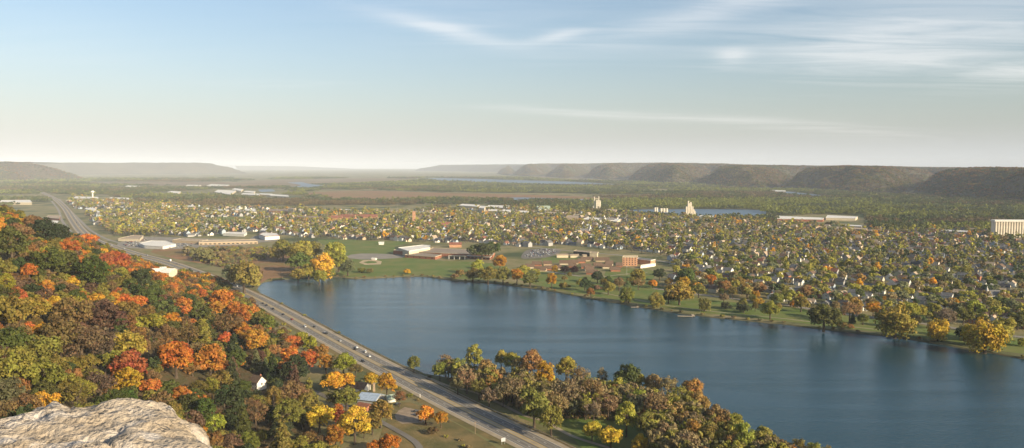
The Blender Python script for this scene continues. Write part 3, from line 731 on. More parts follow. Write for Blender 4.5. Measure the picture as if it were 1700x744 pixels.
def hill_tree(px, py, wpx, color, shape='round', region='hillside', label=None):
    """a tree whose crown centre shows at pixel (px,py) on the photograph, standing on the hill's surface"""
    p = HIT(px, py, 9.0)
    if p is None: return
    x, y, z = p; D = math.hypot(x, y)
    if math.hypot(x - LODGE[0] * .97, y - LODGE[1] * .97) < 40: return
    rad = max(2.4, min(12, wpx / 2 * math.hypot(D, CAMZ - z) / FPX))
    tree(x, y, z, rad, color, shape, region, label)
LODGE = HIT(263, 456, 0)
for q in (0, 25, 50): OCC.append((LODGE[0] * (1 - q / 1200), LODGE[1] * (1 - q / 1200), 24))
H_ = [(75,425,16,'orange'),(115,415,26,'orange'),(128,430,22,'red orange'),(145,400,26,'orange'),(174,430,20,'red','round','deep red tree, left one of the red pair below the highway bend'),
 (203,440,27,'red','round','deep red round tree, right one of the red pair below the highway bend'),(190,425,18,'red orange'),(172,447,22,'orange'),(155,443,18,'orange'),(48,450,20,'orange','tall'),(4,462,14,'golden'),
 (78,478,20,'orange','tall'),(118,465,18,'golden'),(25,485,24,'red','round','bright red tree at far left of the wooded hillside, upper of two'),(40,497,24,'red orange','round','bright red-orange tree at far left of the wooded hillside, lower of two'),(70,508,22,'orange'),(92,506,22,'golden'),
 (118,510,40,'yellow-green','wide'),(137,488,15,'orange'),(137,527,16,'yellow-green'),(158,514,17,'red orange','round','small bright red tree alone among brown oaks on the hillside'),(190,487,17,'orange'),(203,489,15,'orange'),
 (225,500,30,'orange'),(212,508,30,'orange'),(212,522,34,'olive'),(48,543,26,'red orange'),(68,550,30,'golden'),(98,550,28,'golden'),(178,542,55,'purple-brown','round','broad purple-brown oak in the middle of the hillside woods'),
 (120,535,50,'brown'),(250,540,42,'yellow-green','wide'),(215,585,48,'yellow-green','round','pale yellow-green tree on the lower hillside above the rock ledge'),(188,600,26,'yellow-green'),
 (305,517,26,'orange'),(288,528,14,'red orange'),(313,539,13,'red orange'),(325,522,52,'green','wide'),(285,483,22,'orange'),(335,490,16,'red orange'),(326,477,15,'golden','round','small golden round tree on the slope below the white-roofed lodge'),
 (310,463,22,'golden'),(295,462,20,'olive'),(280,468,18,'olive'),(368,505,40,'orange'),(392,520,30,'orange'),(358,515,26,'orange'),(404,527,24,'red orange'),(378,548,44,'brown','sparse'),(404,548,26,'orange'),(373,560,22,'red orange'),(420,562,36,'orange'),
 (345,545,16,'dark green','cone'),(210,636,42,'golden','round','bright golden-orange tree right behind the rock ledge'),(217,622,54,'red','round','dark red tree behind the golden-orange tree at the rock ledge'),(250,634,32,'red orange'),
 (292,607,58,'orange','round','big orange maple with open shade beneath, left of two'),(350,611,68,'orange','round','big orange maple with open shade beneath, right of two'),(352,642,24,'yellow-green','tall'),(388,585,26,'dark green','cone'),
 (28,622,58,'olive'),(75,628,48,'olive'),(135,585,66,'brown'),(8,652,44,'grey-green'),(165,641,42,'purple-brown'),(118,640,30,'olive','tall'),(318,665,40,'green'),(357,698,30,'yellow-green','round','small round yellow-green tree beside the right edge of the rock ledge'),
 (60,590,60,'olive'),(20,575,60,'green'),(100,575,60,'brown'),(130,560,40,'purple-brown'),(15,530,50,'olive'),(255,575,30,'brown','sparse_tall'),(275,560,34,'brown'),(310,565,40,'brown','sparse'),(330,570,36,'olive'),(155,470,44,'green'),(110,450,44,'green'),(75,400,36,'dark green'),(30,400,40,'brown'),(20,425,40,'green'),(80,445,44,'green'),(55,380,30,'brown'),(100,395,30,'dark green'),(235,470,34,'dark green'),(250,500,36,'green'),(270,515,34,'green')]
for t_ in H_:
    px, py, w_, c_ = t_[:4]; sh = t_[4] if len(t_) > 4 else None; lb = t_[5] if len(t_) > 5 else None
    if sh is None: sh = random.choice(['round', 'round', 'wide', 'tall']) if c_ not in ('brown', 'purple-brown') else random.choice(['round', 'sparse'])
    hill_tree(px, py, w_, c_, sh, 'hillside', lb)
V_ = [(425,573,36,'orange'),(487,573,28,'red orange'),(482,594,30,'orange'),(513,603,28,'red orange'),(470,607,22,'red orange'),(455,580,24,'orange brown','sparse'),(490,624,46,'dark green','round','big dark green pine beside the shaded street'),
 (425,600,20,'grey-green','cone'),(441,606,16,'grey-green','cone'),(541,605,24,'orange'),(515,577,24,'yellow-green'),(533,580,22,'orange brown'),(570,607,34,'yellow-green'),(561,636,44,'golden','wide','golden spreading tree beside the white house near the highway'),
 (616,624,22,'golden','round','small round golden tree on the near highway verge, left of two'),(642,643,30,'golden','tall','golden tree on the near highway verge, right of two'),(663,655,24,'brown','sparse'),(575,664,38,'olive'),(560,660,28,'olive'),(632,690,42,'orange brown','round'),(618,700,26,'olive'),
 (478,698,40,'olive','tall'),(487,662,44,'brown','round'),(510,668,34,'olive'),(424,692,36,'brown','sparse_tall'),(390,688,42,'dark green','cone'),(402,668,26,'brown','sparse'),(449,650,16,'olive'),(530,697,40,'yellow','round','bright yellow tree left of the orange and golden trees near the bottom edge'),
 (560,674,22,'orange'),(565,690,28,'red'),(557,727,30,'orange','tall'),(589,716,44,'yellow','tall','big golden-yellow tree near the bottom edge between two orange trees'),(621,731,20,'orange'),(646,731,30,'orange'),(497,735,30,'olive'),(535,738,26,'olive'),(512,720,24,'brown','sparse'),(604,705,22,'olive'),
 (706,684,28,'golden','round','golden-olive tree beside the gravel yard, left of three'),(732,690,20,'golden','tall'),(719,699,18,'brown','shrub'),(470,575,22,'brown'),(500,560,22,'yellow-green'),(445,540,22,'olive'),(430,525,20,'olive'),(465,552,20,'brown','sparse'),(590,610,22,'brown','sparse'),(545,630,26,'olive'),
 (460,640,24,'dark green'),(455,665,30,'olive','sparse_tall'),(405,640,24,'green'),(340,690,34,'green'),(372,664,30,'dark green'),(600,640,18,'olive','shrub'),(680,640,10,'olive','shrub')]
for t_ in V_:
    px, py, w_, c_ = t_[:4]; sh = t_[4] if len(t_) > 4 else random.choice(['round', 'round', 'tall']); lb = t_[5] if len(t_) > 5 else None
    hill_tree(px, py, w_, c_, sh, 'valley', lb)
# between-crowns trees in the near woods: individuals where they show large
def fits(x, y, r, k=.72):
    a = np.array(OCC); return not np.any(np.hypot(a[:, 0] - x, a[:, 1] - y) < k * (a[:, 2] + r))
def road_dist(x, y):
    return seg_dist(HW, np.array([x]), np.array([y]), closed=False)[0]
yards = [G(428, 640), G(424, 658), G(420, 672), G(607, 665), G(590, 645), G(650, 664), G(685, 690), G(700, 715), G(395, 728)]
n = 0; tr = 0
while n < 62 and tr < 6000:
    tr += 1
    px, py = random.uniform(-10, 400), random.uniform(430, 700)
    p = HIT(px, py, 7.0)
    if p is None: continue
    x, y, z = p
    if y > 900 or z < 12: continue
    r_ = random.uniform(5, 8)
    if not fits(x, y, r_, .80) or any(math.hypot(x - a, y - b) < 16 for a, b in yards): continue
    c_ = random.choices(['olive', 'green', 'brown', 'purple-brown', 'dark green', 'orange', 'golden', 'yellow-green', 'russet', 'red orange'], [8, 6, 5, 2.5, 2.5, 1.4, 1, 2, 2, .4])[0]
    tree(x, y, z, r_, c_, random.choice(['round', 'round', 'wide', 'tall', 'sparse']), 'hillside'); n += 1

vp = [(335, 700), (360, 640), (400, 600), (455, 590), (520, 622), (500, 640), (560, 690), (545, 744), (395, 744)]
n = 0; tr = 0
while n < 26 and tr < 3000:
    tr += 1; px, py = random.uniform(330, 560), random.uniform(590, 744)
    if not inside(vp, px, py): continue
    p = HIT(px, py, 7.0)
    if p is None: continue
    x, y, z = p; r_ = random.uniform(4.5, 7.5)
    if not fits(x, y, r_, .72) or any(math.hypot(x - a, y - b) < 15 for a, b in yards): continue
    tree(x, y, z, r_, random.choice(['olive', 'dark green', 'brown', 'green', 'dark green', 'purple-brown', 'olive']), random.choice(['round', 'cone', 'tall', 'sparse', 'round']), 'valley'); n += 1
# woods between highway and lake
def gtree(px, py, wpx, color, shape='round', region='', label=None, frac=None, hs_=1.0):
    """crown centre at pixel, tree on the flat: solve for the base"""
    x, y = G(px, py); rad = 5
    for _ in range(4):
        rad = max(1.2, wpx / 2 * math.hypot(y, CAMZ) / FPX)
        zc = {'round': 1.4, 'wide': 1.15, 'tall': 1.8, 'sparse': 1.4, 'sparse_tall': 1.8, 'weep': 1.3, 'cone': 1.4, 'shrub': .55}[shape] * rad * hs_
        x, y = G(px, py, zc)
    tree(x, y, 0, rad, color, shape, region, label, hs_=hs_); return x, y
W_ = [(687,601,22,'olive','round','lone small olive tree at the lake edge beside the highway'),(787,590,28,'yellow-green','tall','tall yellow-green tree topping the left part of the lakeside woods'),(832,592,24,'yellow-green','round'),(850,597,26,'yellow-green','round'),(882,598,38,'orange brown','round'),(862,605,30,'russet','sparse'),
 (940,607,34,'yellow-green','round'),(1042,622,40,'green','round','tall dark green tree with yellow-green right side in the lakeside woods'),(1060,632,26,'yellow-green','round'),(887,668,48,'olive','round'),(915,690,40,'olive','round'),(945,650,46,'brown','sparse'),(982,647,46,'russet','sparse'),(1040,688,34,'yellow-green','tall','bright yellow-green tree rising behind the three yellow trees'),
 (983,711,30,'yellow','round','leftmost of the three yellow trees by the grassy bend'),(1014,719,42,'yellow','wide','middle and broadest of the three yellow trees by the grassy bend'),(1062,733,30,'yellow','round','rightmost of the three yellow trees by the grassy bend'),
 (740,600,30,'brown','sparse'),(760,605,28,'olive','sparse'),(730,612,24,'olive','round'),(808,612,34,'russet','round'),(818,625,26,'orange brown','round'),(775,625,34,'brown','sparse'),(795,640,30,'olive','sparse'),(850,640,40,'brown','sparse'),(875,630,36,'brown','sparse'),(905,620,32,'golden','tall'),
 (835,650,30,'brown','sparse'),(960,625,36,'brown','sparse'),(1000,625,22,'brown','sparse_tall'),(1020,650,26,'orange brown','round'),(1085,635,30,'russet','round'),(1110,640,34,'brown','sparse'),(1150,645,34,'orange brown','round'),(1130,655,34,'yellow-green','sparse'),(1160,665,34,'orange brown','round'),
 (1090,670,40,'brown','sparse'),(1120,685,40,'russet','sparse'),(1150,700,40,'brown','sparse'),(1190,690,40,'russet','round'),(1180,720,40,'olive','sparse'),(1220,700,32,'yellow-green','round'),(1235,725,36,'yellow-green','tall'),(1265,725,34,'olive','round'),(1280,735,30,'yellow-green','round'),(1215,735,34,'orange brown','round'),
 (1075,700,36,'olive','round'),(1100,720,36,'brown','round'),(1135,735,36,'brown','sparse'),(1300,742,26,'russet','round'),(1350,748,30,'yellow-green','sparse'),(1325,742,30,'olive','sparse'),(1372,752,26,'yellow-green','sparse'),(1310,752,30,'orange brown','round'),(1010,668,34,'brown','sparse'),(985,680,30,'brown','sparse'),(760,635,24,'brown','round'),(812,655,24,'brown','round'),(925,668,36,'brown','sparse'),(1060,660,32,'yellow-green','sparse')]
for t_ in W_: gtree(*t_[:5], 'woods', t_[5] if len(t_) > 5 else None, hs_=1.22 if t_[3] not in ('yellow',) else 1.0)
wood_poly = [G(*p) for p in [(712, 624), (760, 634), (850, 644), (950, 655), (1060, 668), (1130, 690), (1200, 725), (1290, 765), (1400, 810), (1330, 860), (1180, 800), (1080, 760), (1090, 720), (1060, 700), (950, 698), (880, 692), (820, 662), (760, 640)]]
n = 0; tr = 0; wx = [p[0] for p in wood_poly]; wy = [p[1] for p in wood_poly]
while n < 46 and tr < 9000:
    tr += 1
    x, y = random.uniform(min(wx), max(wx)), random.uniform(min(wy), max(wy))
    if not inside(wood_poly, x, y): continue
    r_ = random.uniform(4.2, 7.2)
    if not fits(x, y, r_, .62): continue
    c_ = random.choices(['brown', 'russet', 'olive', 'orange brown', 'yellow-green', 'green'], [6, 4, 4, 3, 2, 1])[0]
    tree(x, y, 0, r_, c_, random.choice(['sparse', 'sparse', 'round', 'sparse_tall', 'tall']), 'woods'); n += 1

# lakeside park and marsh-edge trees
S_ = [(405,451,52,'olive','round','big olive tree where the marsh meets the lake and highway'),(388,448,34,'grey-green','round'),(420,460,26,'olive','weep'),(498,408,50,'yellow-green','wide'),(470,408,34,'olive','round'),(515,410,36,'olive','round'),(557,412,36,'yellow-green','round'),(535,436,42,'yellow','weep','yellow drooping tree beside the lake in front of the green clump'),(500,428,40,'green','wide'),
 (562,428,34,'yellow-green','round'),(577,440,26,'grey-green','round'),(512,446,26,'yellow-green','round'),(495,452,24,'yellow-green','round'),(530,455,26,'yellow-green','round'),(548,450,20,'olive','round'),(460,418,24,'olive','round'),(600,449,14,'olive','shrub'),(614,450,13,'olive','shrub'),(676,451,13,'golden','shrub','small golden bush alone on the lake shore below the school'),
 (792,438,24,'yellow-green','round'),(830,431,26,'golden','round','golden tree at the right end of the lakeside school'),(800,410,38,'green','wide'),(818,409,24,'green','round'),(785,452,24,'olive','round'),(765,454,18,'olive','shrub'),(810,452,30,'olive','round'),(835,452,28,'olive','round'),(755,459,14,'brown','shrub'),
 (858,455,20,'golden','tall','golden-yellow tree at the left end of the lakeside park'),(880,460,24,'olive','round'),(870,446,20,'yellow-green','round'),(916,463,18,'golden','tall','narrow golden tree standing alone on the lakeside grass'),(937,475,18,'olive','shrub'),(938,446,15,'dark purple','round','dark purple tree on the retirement-home lawn, left of two'),(953,446,15,'dark purple','round','dark purple tree on the retirement-home lawn, right of two'),
 (980,484,13,'orange brown','tall','small orange-brown tree at the water near the park bend'),(971,469,20,'dark green','round'),(992,456,20,'dark green','round'),(1010,474,22,'yellow-green','round'),(1028,468,22,'russet','sparse'),(992,478,14,'brown','shrub'),(1040,486,24,'olive','weep'),(1060,468,20,'russet','sparse'),(1090,494,24,'yellow-green','weep'),
 (1128,480,38,'yellow-green','round','big yellow-green tree with a golden top in the lakeside park'),(1135,466,22,'golden','round'),(1110,490,20,'green','round'),(1170,503,22,'olive','weep'),(1205,508,18,'dark green','shrub'),(1235,513,24,'dark green','shrub'),(1279,509,30,'yellow-green','round','bright yellow-green tree on the shore bend of the park'),(1203,472,24,'orange brown','round'),(1255,487,15,'golden','round'),
 (1368,519,46,'green','round','big dark green tree standing at the water in the park'),(1411,512,34,'russet','sparse'),(1398,540,18,'olive','shrub'),(1416,530,10,'dark green','cone'),(1412,542,12,'orange brown','shrub'),(1487,524,58,'yellow-green','weep','huge yellow-green drooping willow right of the dark green shore tree'),(1508,510,34,'yellow-green','round'),(1450,508,24,'golden','round'),
 (1523,530,26,'dark green','shrub'),(1557,543,34,'yellow','weep','yellow drooping willow between the two biggest shore willows'),(1572,524,34,'brown','sparse'),(1600,520,28,'olive','round'),(1619,507,30,'yellow-green','round'),(1636,550,56,'yellow','weep','largest golden-yellow willow at the right end of the lake shore'),(1664,543,40,'yellow-green','weep'),(1618,552,34,'yellow','weep'),(1600,548,26,'dark green','round'),
 (1690,530,26,'green','round'),(1678,523,14,'red','shrub','bright red bush behind the shore willows near the right edge'),(1692,521,14,'orange brown','shrub'),(1330,500,26,'olive','round'),(1310,488,26,'yellow-green','round'),(1290,492,22,'olive','round'),(1340,480,24,'russet','round'),(1160,478,24,'olive','round'),(1180,462,22,'orange','round'),(1225,466,22,'olive','round'),(1240,478,22,'orange brown','round'),
 (1262,474,20,'russet','round'),(1060,455,26,'yellow-green','round'),(1095,452,20,'dark green','round'),(340,425,30,'brown','shrub'),(330,418,24,'brown','shrub'),(365,424,20,'brown','shrub'),(312,415,20,'brown','shrub'),(1140,455,30,'green','round'),(1420,500,24,'orange brown','round'),(1550,510,24,'yellow-green','round'),(1580,500,22,'golden','round')]
for t_ in S_: gtree(*t_[:5], 'park', t_[5] if len(t_) > 5 else None)
park_band = [G(*p) for p in [(850, 456), (900, 464), (960, 476), (1040, 490), (1100, 500), (1200, 514), (1300, 524), (1400, 536), (1500, 548), (1600, 562), (1705, 580), (1705, 556), (1600, 538), (1500, 524), (1400, 511), (1300, 497), (1200, 483), (1100, 470), (1050, 460), (1000, 470), (900, 452)]]
n = 0; tr = 0; qx = [p[0] for p in park_band]; qy = [p[1] for p in park_band]
while n < 62 and tr < 9000:
    tr += 1; x, y = random.uniform(min(qx), max(qx)), random.uniform(min(qy), max(qy))
    if not inside(park_band, x, y) or inside(LAKE, x, y): continue
    r_ = random.uniform(3.4, 6.6)
    if not fits(x, y, r_, .75): continue
    tree(x, y, 0, r_, random.choices(['olive', 'yellow-green', 'grey-green', 'golden', 'green', 'brown', 'russet'], [5, 4, 3, 1.4, 2, 2.5, 1])[0], random.choice(['round', 'round', 'weep', 'tall', 'sparse']), 'park'); n += 1
print('TREES', len(TREES))

# ------------------------------------------------------------------ masses of trees past the individuals
def scatter(name, P, S, RZ, IDX, prot, label, cat):
    """ONE object whose points carry copies of the prototype meshes"""
    P = np.asarray(P, np.float32); me = bpy.data.meshes.new(name)
    me.vertices.add(len(P)); me.vertices.foreach_set('co', P.ravel())
    a = me.attributes.new('sc', 'FLOAT_VECTOR', 'POINT'); a.data.foreach_set('vector', np.asarray(S, np.float32).ravel())
    rot = np.zeros((len(P), 3), np.float32); rot[:, 2] = RZ
    a = me.attributes.new('rt', 'FLOAT_VECTOR', 'POINT'); a.data.foreach_set('vector', rot.ravel())
    a = me.attributes.new('ix', 'INT', 'POINT'); a.data.foreach_set('value', np.asarray(IDX, np.int32))
    o = add(name, me)
    c = bpy.data.collections.new(name + '_kinds')
    for i, m_ in enumerate(prot):
        po = bpy.data.objects.new('%s_kind_%02d' % (name, i), m_); c.objects.link(po)
    t = bpy.data.node_groups.new(name, 'GeometryNodeTree')
    t.interface.new_socket('Geometry', in_out='INPUT', socket_type='NodeSocketGeometry'); t.interface.new_socket('Geometry', in_out='OUTPUT', socket_type='NodeSocketGeometry')
    gi = t.nodes.new('NodeGroupInput'); go = t.nodes.new('NodeGroupOutput'); mp_ = t.nodes.new('GeometryNodeMeshToPoints'); ip = t.nodes.new('GeometryNodeInstanceOnPoints')
    ci = t.nodes.new('GeometryNodeCollectionInfo'); ci.inputs[0].default_value = c; ci.inputs['Separate Children'].default_value = True; ci.inputs['Reset Children'].default_value = True
    t.links.new(gi.outputs[0], mp_.inputs[0]); t.links.new(mp_.outputs[0], ip.inputs['Points']); t.links.new(ci.outputs[0], ip.inputs['Instance']); ip.inputs['Pick Instance'].default_value = True
    for at, ty, sk in (('sc', 'FLOAT_VECTOR', 'Scale'), ('rt', 'FLOAT_VECTOR', 'Rotation'), ('ix', 'INT', 'Instance Index')):
        na = t.nodes.new('GeometryNodeInputNamedAttribute'); na.data_type = ty; na.inputs[0].default_value = at
        t.links.new(na.outputs[0], ip.inputs[sk])
    t.links.new(ip.outputs[0], go.inputs[0])
    md = o.modifiers.new('copies', 'NODES'); md.node_group = t
    tag(o, label, cat, kind='stuff'); return o
def fol(c, pal=None, pn=''): return foliage('leaves_' + pn + c.replace(' ', '_').replace('-', '_'), (pal or PAL)[c], .38, .025)
def merged_tree(seed, shape, nb, per, leaf, color, bole=.5, pal=None, pn=''):
    cm, H, C = crown_mesh('tree', seed, nb=nb, per=per, leaf=leaf, shape=shape, mat=fol(color, pal, pn))
    # short bole joined under the crown
    n0 = len(cm.vertices); co = np.empty(n0 * 3, np.float32); cm.vertices.foreach_get('co', co); co = co.reshape(-1, 3); co[:, 2] += bole
    ti = np.empty(n0 * 3, np.float32); cm.attributes['tint'].data.foreach_get('vector', ti); ti = ti.reshape(-1, 3)
    k = 5; an = np.arange(k) * 2 * math.pi / k; tv = []
    for z, r in ((0, .09), (bole + H * .4, .05)): tv += [(r * math.cos(a), r * math.sin(a), z) for a in an]
    tf = [(n0 + i, n0 + (i + 1) % k, n0 + k + (i + 1) % k, n0 + k + i) for i in range(k)]
    F = np.concatenate([np.arange(n0).reshape(-1, 4), tf]); mi = np.r_[np.zeros(n0 // 4), np.ones(k)]
    bpy.data.meshes.remove(cm)
    return mesh_np('tree', np.concatenate([co, tv]), F, [fol(color, pal, pn), BARK], tint=np.concatenate([ti, np.zeros((2 * k, 3))]), mi=mi)
def jit_pts(poly, cell, seed, maxn=400000):
    r = np.random.default_rng(seed); xs = [p[0] for p in poly]; ys = [p[1] for p in poly]
    gx = np.arange(min(xs), max(xs), cell); gy = np.arange(min(ys), max(ys), cell)
    X_, Y_ = np.meshgrid(gx, gy); X_ = X_.ravel() + r.uniform(-.5, .5, X_.size) * cell; Y_ = Y_.ravel() + r.uniform(-.5, .5, Y_.size) * cell
    k = inside(poly, X_, Y_); return X_[k], Y_[k]
def in_view(x, y, z=0, mx=60):
    x = np.asarray(x); y = np.asarray(y); f = y * cF[1] + (z - CAMZ) * cF[2]; px = 850 + FPX * x / f; py = 372 - FPX * (y * cU[1] + (z - CAMZ) * cU[2]) / f
    return (f > 50) & (px > -mx) & (px < 1700 + mx) & (py < 744 + 120)
OC = np.array(OCC)
def near_occ(x, y, k=.75, r=4.5):
    o = np.zeros(len(x), bool)
    for (a, b, c) in OC: o |= np.hypot(x - a, y - b) < k * (c + r)
    return o
# --- hillside woods behind and between the individual trees
X_, Y_ = jit_pts(TOE[:6] + [(-140, 551), (-115, 480), (-60, 400), (-20, 300), (60, 200), (60, 60), (-1400, 60), (-1400, 1440), (-1150, 1430), (-800, 1400)], 8.6, 5)
Z_ = hill(X_, Y_); k = in_view(X_, Y_, Z_, 100) & (Z_ > .5) & (np.hypot(X_, Y_) > 190)
s_ = rng.uniform(4.2, 7.4, len(X_)); k &= ~near_occ(X_, Y_, .80, s_ * .8)
for a, b in yards: k &= np.hypot(X_ - a, Y_ - b) > 17
for q in (0, 22, 44, 66): k &= np.hypot(X_ - LODGE[0] * (1 - q / 1200), Y_ - LODGE[1] * (1 - q / 1200)) > 30
X_, Y_, Z_, s_ = X_[k], Y_[k], Z_[k], s_[k]
hcol = ['olive', 'green', 'brown', 'purple-brown', 'dark green', 'russet', 'orange', 'golden', 'red orange', 'yellow-green']
hp = [merged_tree(300 + i, sh, 40, 48, .085, c, .3, PALH, 'hill_') for i, (c, sh) in enumerate([(c, s) for c in hcol for s in ('round', 'wide')])]
px_ = 850 + FPX * X_ / Y_
nsz = smooth_noise(X_, Y_, 60, 71, 2)
sel = []
for i in range(len(X_)):
    far = Y_[i] > 800
    wts = [8, 5.5, 5, 2.5, 3, 2.2, 1.2, 1.0, .4, 2]
    if nsz[i] > .45: wts = [3, 1, 2, .5, .5, 4, 5, 2.5, 1.4, 1.2]
    if nsz[i] < -.6: wts = [4, 2, 2, 1, 1, 2, 1, 1.5, .2, 3]
    c = rng.choice(len(hcol), p=np.array(wts) / sum(wts)); sel.append(c * 2 + rng.integers(2))
SS = np.c_[s_, s_, s_ * rng.uniform(.85, 1.15, len(X_))]
scatter('hillside_woods', np.c_[X_, Y_, Z_ - .3], SS, rng.uniform(0, 6.28, len(X_)), sel, hp, 'dense autumn woods filling the steep hillside between the larger trees', 'woods')
print('hill woods', len(X_))
X_, Y_ = jit_pts(wood_poly, 7.0, 66); k = ~near_occ(X_, Y_, .30, 4) & ~inside(LAKE, X_, Y_); X_, Y_ = X_[k], Y_[k]
wcol = ['brown', 'olive', 'olive', 'brown', 'yellow-green', 'grey-green']
wp_ = [merged_tree(400 + i, 'round', 22, 40, .11, c, .2) for i, c in enumerate(wcol)]; s_ = rng.uniform(5.0, 7.8, len(X_))
scatter('lakeside_woods', np.c_[X_, Y_, 0 * X_], np.c_[s_, s_, s_ * 1.3], rng.uniform(0, 6.28, len(X_)), rng.integers(0, 6, len(X_)), wp_, 'brown and olive trees filling the woods between the highway and the lake', 'woods')
# brush along the highway verge and the lakeside woods' floor
shp = [merged_tree(500 + i, 'shrub', 12, 30, .16, c, .02) for i, c in enumerate(['olive', 'brown', 'yellow-green', 'russet', 'grey-green', 'brown'])]
bx, by = [], []
for i in range(2600):
    j = random.randrange(len(HW)); nn_ = _n[j]
    if HW[j][1] < 330 or HW[j][1] > 1500: continue
    o = SGN * random.choice([-1, -1, -1, 1]) ; off = random.uniform(20, 46) if o * SGN < 0 else random.uniform(17, 20)
    x = HW[j][0] + nn_[0] * o * off + random.uniform(-5, 5); y = HW[j][1] + nn_[1] * o * off + random.uniform(-5, 5)
    if o * SGN > 0 and (random.random() < .7 or HW[j][1] > 1060): continue
    if HW[j][1] < 640 and o * SGN < 0 and random.random() < .5: continue
    bx.append(x); by.append(y)
bx = np.array(bx); by = np.array(by); k = ~inside(LAKE, bx, by) & ~near_occ(bx, by, .5, 2)
for a, b in yards: k &= np.hypot(bx - a, by - b) > 14
bx, by = bx[k], by[k]
X_, Y_ = jit_pts(wood_poly, 4.5, 6); k = ~inside(LAKE, X_, Y_); X_, Y_ = X_[k], Y_[k]
# marsh willows-scrub
X2, Y2 = jit_pts([G(*p) for p in [(300, 425), (352, 412), (480, 412), (500, 424), (440, 432), (385, 440), (370, 445), (330, 436)]], 11, 8)
k = rng.random(len(X2)) < .75; X2, Y2 = X2[k], Y2[k]
# shore fringe
fx, fy = [], []
for i in range(nl):
    x, y = LAKE[i]; p = PX(x, y, 0)
    if p[1] < 600 and p[0] > 435 and random.random() < .8 and seg_dist(HW, np.array([x]), np.array([y]), False)[0] > 40:
        for _ in range(2): fx.append(x - (inn[i][0] - x) / 4.5 * random.uniform(-.3, 3)); fy.append(y - (inn[i][1] - y) / 4.5 * random.uniform(-.3, 3))
AX = np.concatenate([bx, X_, X2, fx]); AY = np.concatenate([by, Y_, Y2, fy]); nA = len(AX)
s_ = np.concatenate([rng.uniform(1.0, 2.8, len(bx)), rng.uniform(1.5, 3.2, len(X_)), rng.uniform(2.8, 6.0, len(X2)), rng.uniform(.9, 3.3, len(fx))])
AZ = np.maximum(hill(AX, AY), 0)
scatter('undergrowth', np.c_[AX, AY, AZ], np.c_[s_, s_, s_], rng.uniform(0, 6.28, nA), rng.integers(0, 6, nA), shp, 'low brown and olive brush along the highway, marsh and lake shore', 'undergrowth')

# ------------------------------------------------------------------ town plan
A0 = np.array(G(820, 470)); A1 = np.array(G(1700, 592)); ax = (A1 - A0) / np.linalg.norm(A1 - A0); ay = np.array([-ax[1], ax[0]])
if ay[1] < 0: ay = -ay
TANG = math.atan2(ax[1], ax[0])
def T2W(a, b): return A0[0] + ax[0] * a + ay[0] * b, A0[1] + ax[1] * a + ay[1] * b
town_px = [(1085, 474), (1150, 484), (1250, 499), (1400, 513), (1500, 526), (1600, 538), (1760, 560), (1760, 384), (1500, 384), (1290, 372), (1230, 366), (1100, 362), (1000, 356), (860, 348), (700, 352), (560, 352), (420, 346), (250, 340), (120, 326), (110, 338), (150, 365), (185, 392),
           (330, 394), (410, 390), (470, 392), (560, 397), (650, 400), (720, 404), (800, 405), (880, 412), (960, 410), (1040, 424), (1100, 440), (1150, 447), (1120, 460)]
TOWN = [G(*p) for p in town_px]
# built-up clearings that no house or scattered tree may enter (filled by the named buildings)
CLEAR = []
def clear(pxs): CLEAR.append([G(*p) for p in pxs])
clear([(190, 412), (200, 396), (340, 394), (430, 395), (430, 410), (300, 416)])
clear([(650, 402), (812, 404), (812, 432), (650, 430)])
clear([(862, 428), (872, 410), (935, 408), (1100, 424), (1120, 445), (1010, 462), (880, 452)])
clear([(335, 362), (415, 359), (425, 367), (345, 372)])
def blocked(x, y):
    o = np.zeros(len(x), bool)
    for c in CLEAR: o |= inside(c, x, y)
    for (a, b, r) in BLD: o |= np.hypot(x - a, y - b) < r
    return o | inside(LAKE, x, y) | (seg_dist(HW, x, y, False) < 34)
BLD = []

# ---- materials for buildings
def bmat(n, c, c2=None, sc=.3, ro=.85): return pmat('wall_' + n, c, ro, c2 or tuple(v * .88 for v in c), scale=sc, detail=4)
WHT = bmat('white', (.72, .68, .60)); CRM = bmat('cream', (.62, .52, .36)); GRY = bmat('grey', (.36, .35, .33)); BLU = bmat('pale_blue', (.36, .42, .46)); TAN = bmat('tan', (.45, .34, .22)); BRK = bmat('brick', (.36, .15, .085), (.28, .12, .07))
YEL = bmat('yellow', (.55, .42, .2)); LBR = bmat('light_brick', (.52, .29, .16), (.42, .22, .13))
def rmat(n, c): return pmat('roof_' + n, c, .85, tuple(v * .75 for v in c), scale=.5, detail=4)
RG = rmat('grey', (.17, .165, .16)); RB = rmat('brown', (.16, .105, .07)); RD_ = rmat('dark', (.07, .068, .07)); RR = rmat('red', (.26, .11, .07)); RW = rmat('white', (.78, .74, .66)); RT = rmat('tan', (.42, .32, .22)); RGN = rmat('green', (.30, .36, .28)); RBL = rmat('blue_metal', (.34, .42, .52)); RGV = rmat('gravel', (.30, .24, .18))
GLS = pmat('window_glass', (.03, .035, .04), .15, spec=.6); WINF = pmat('window_frame', (.65, .62, .56), .6); DOOR = pmat('door_paint', (.12, .08, .05), .6); CONC = pmat('grain_concrete', (.62, .55, .43), .9, (.53, .46, .35), scale=.05, detail=5)

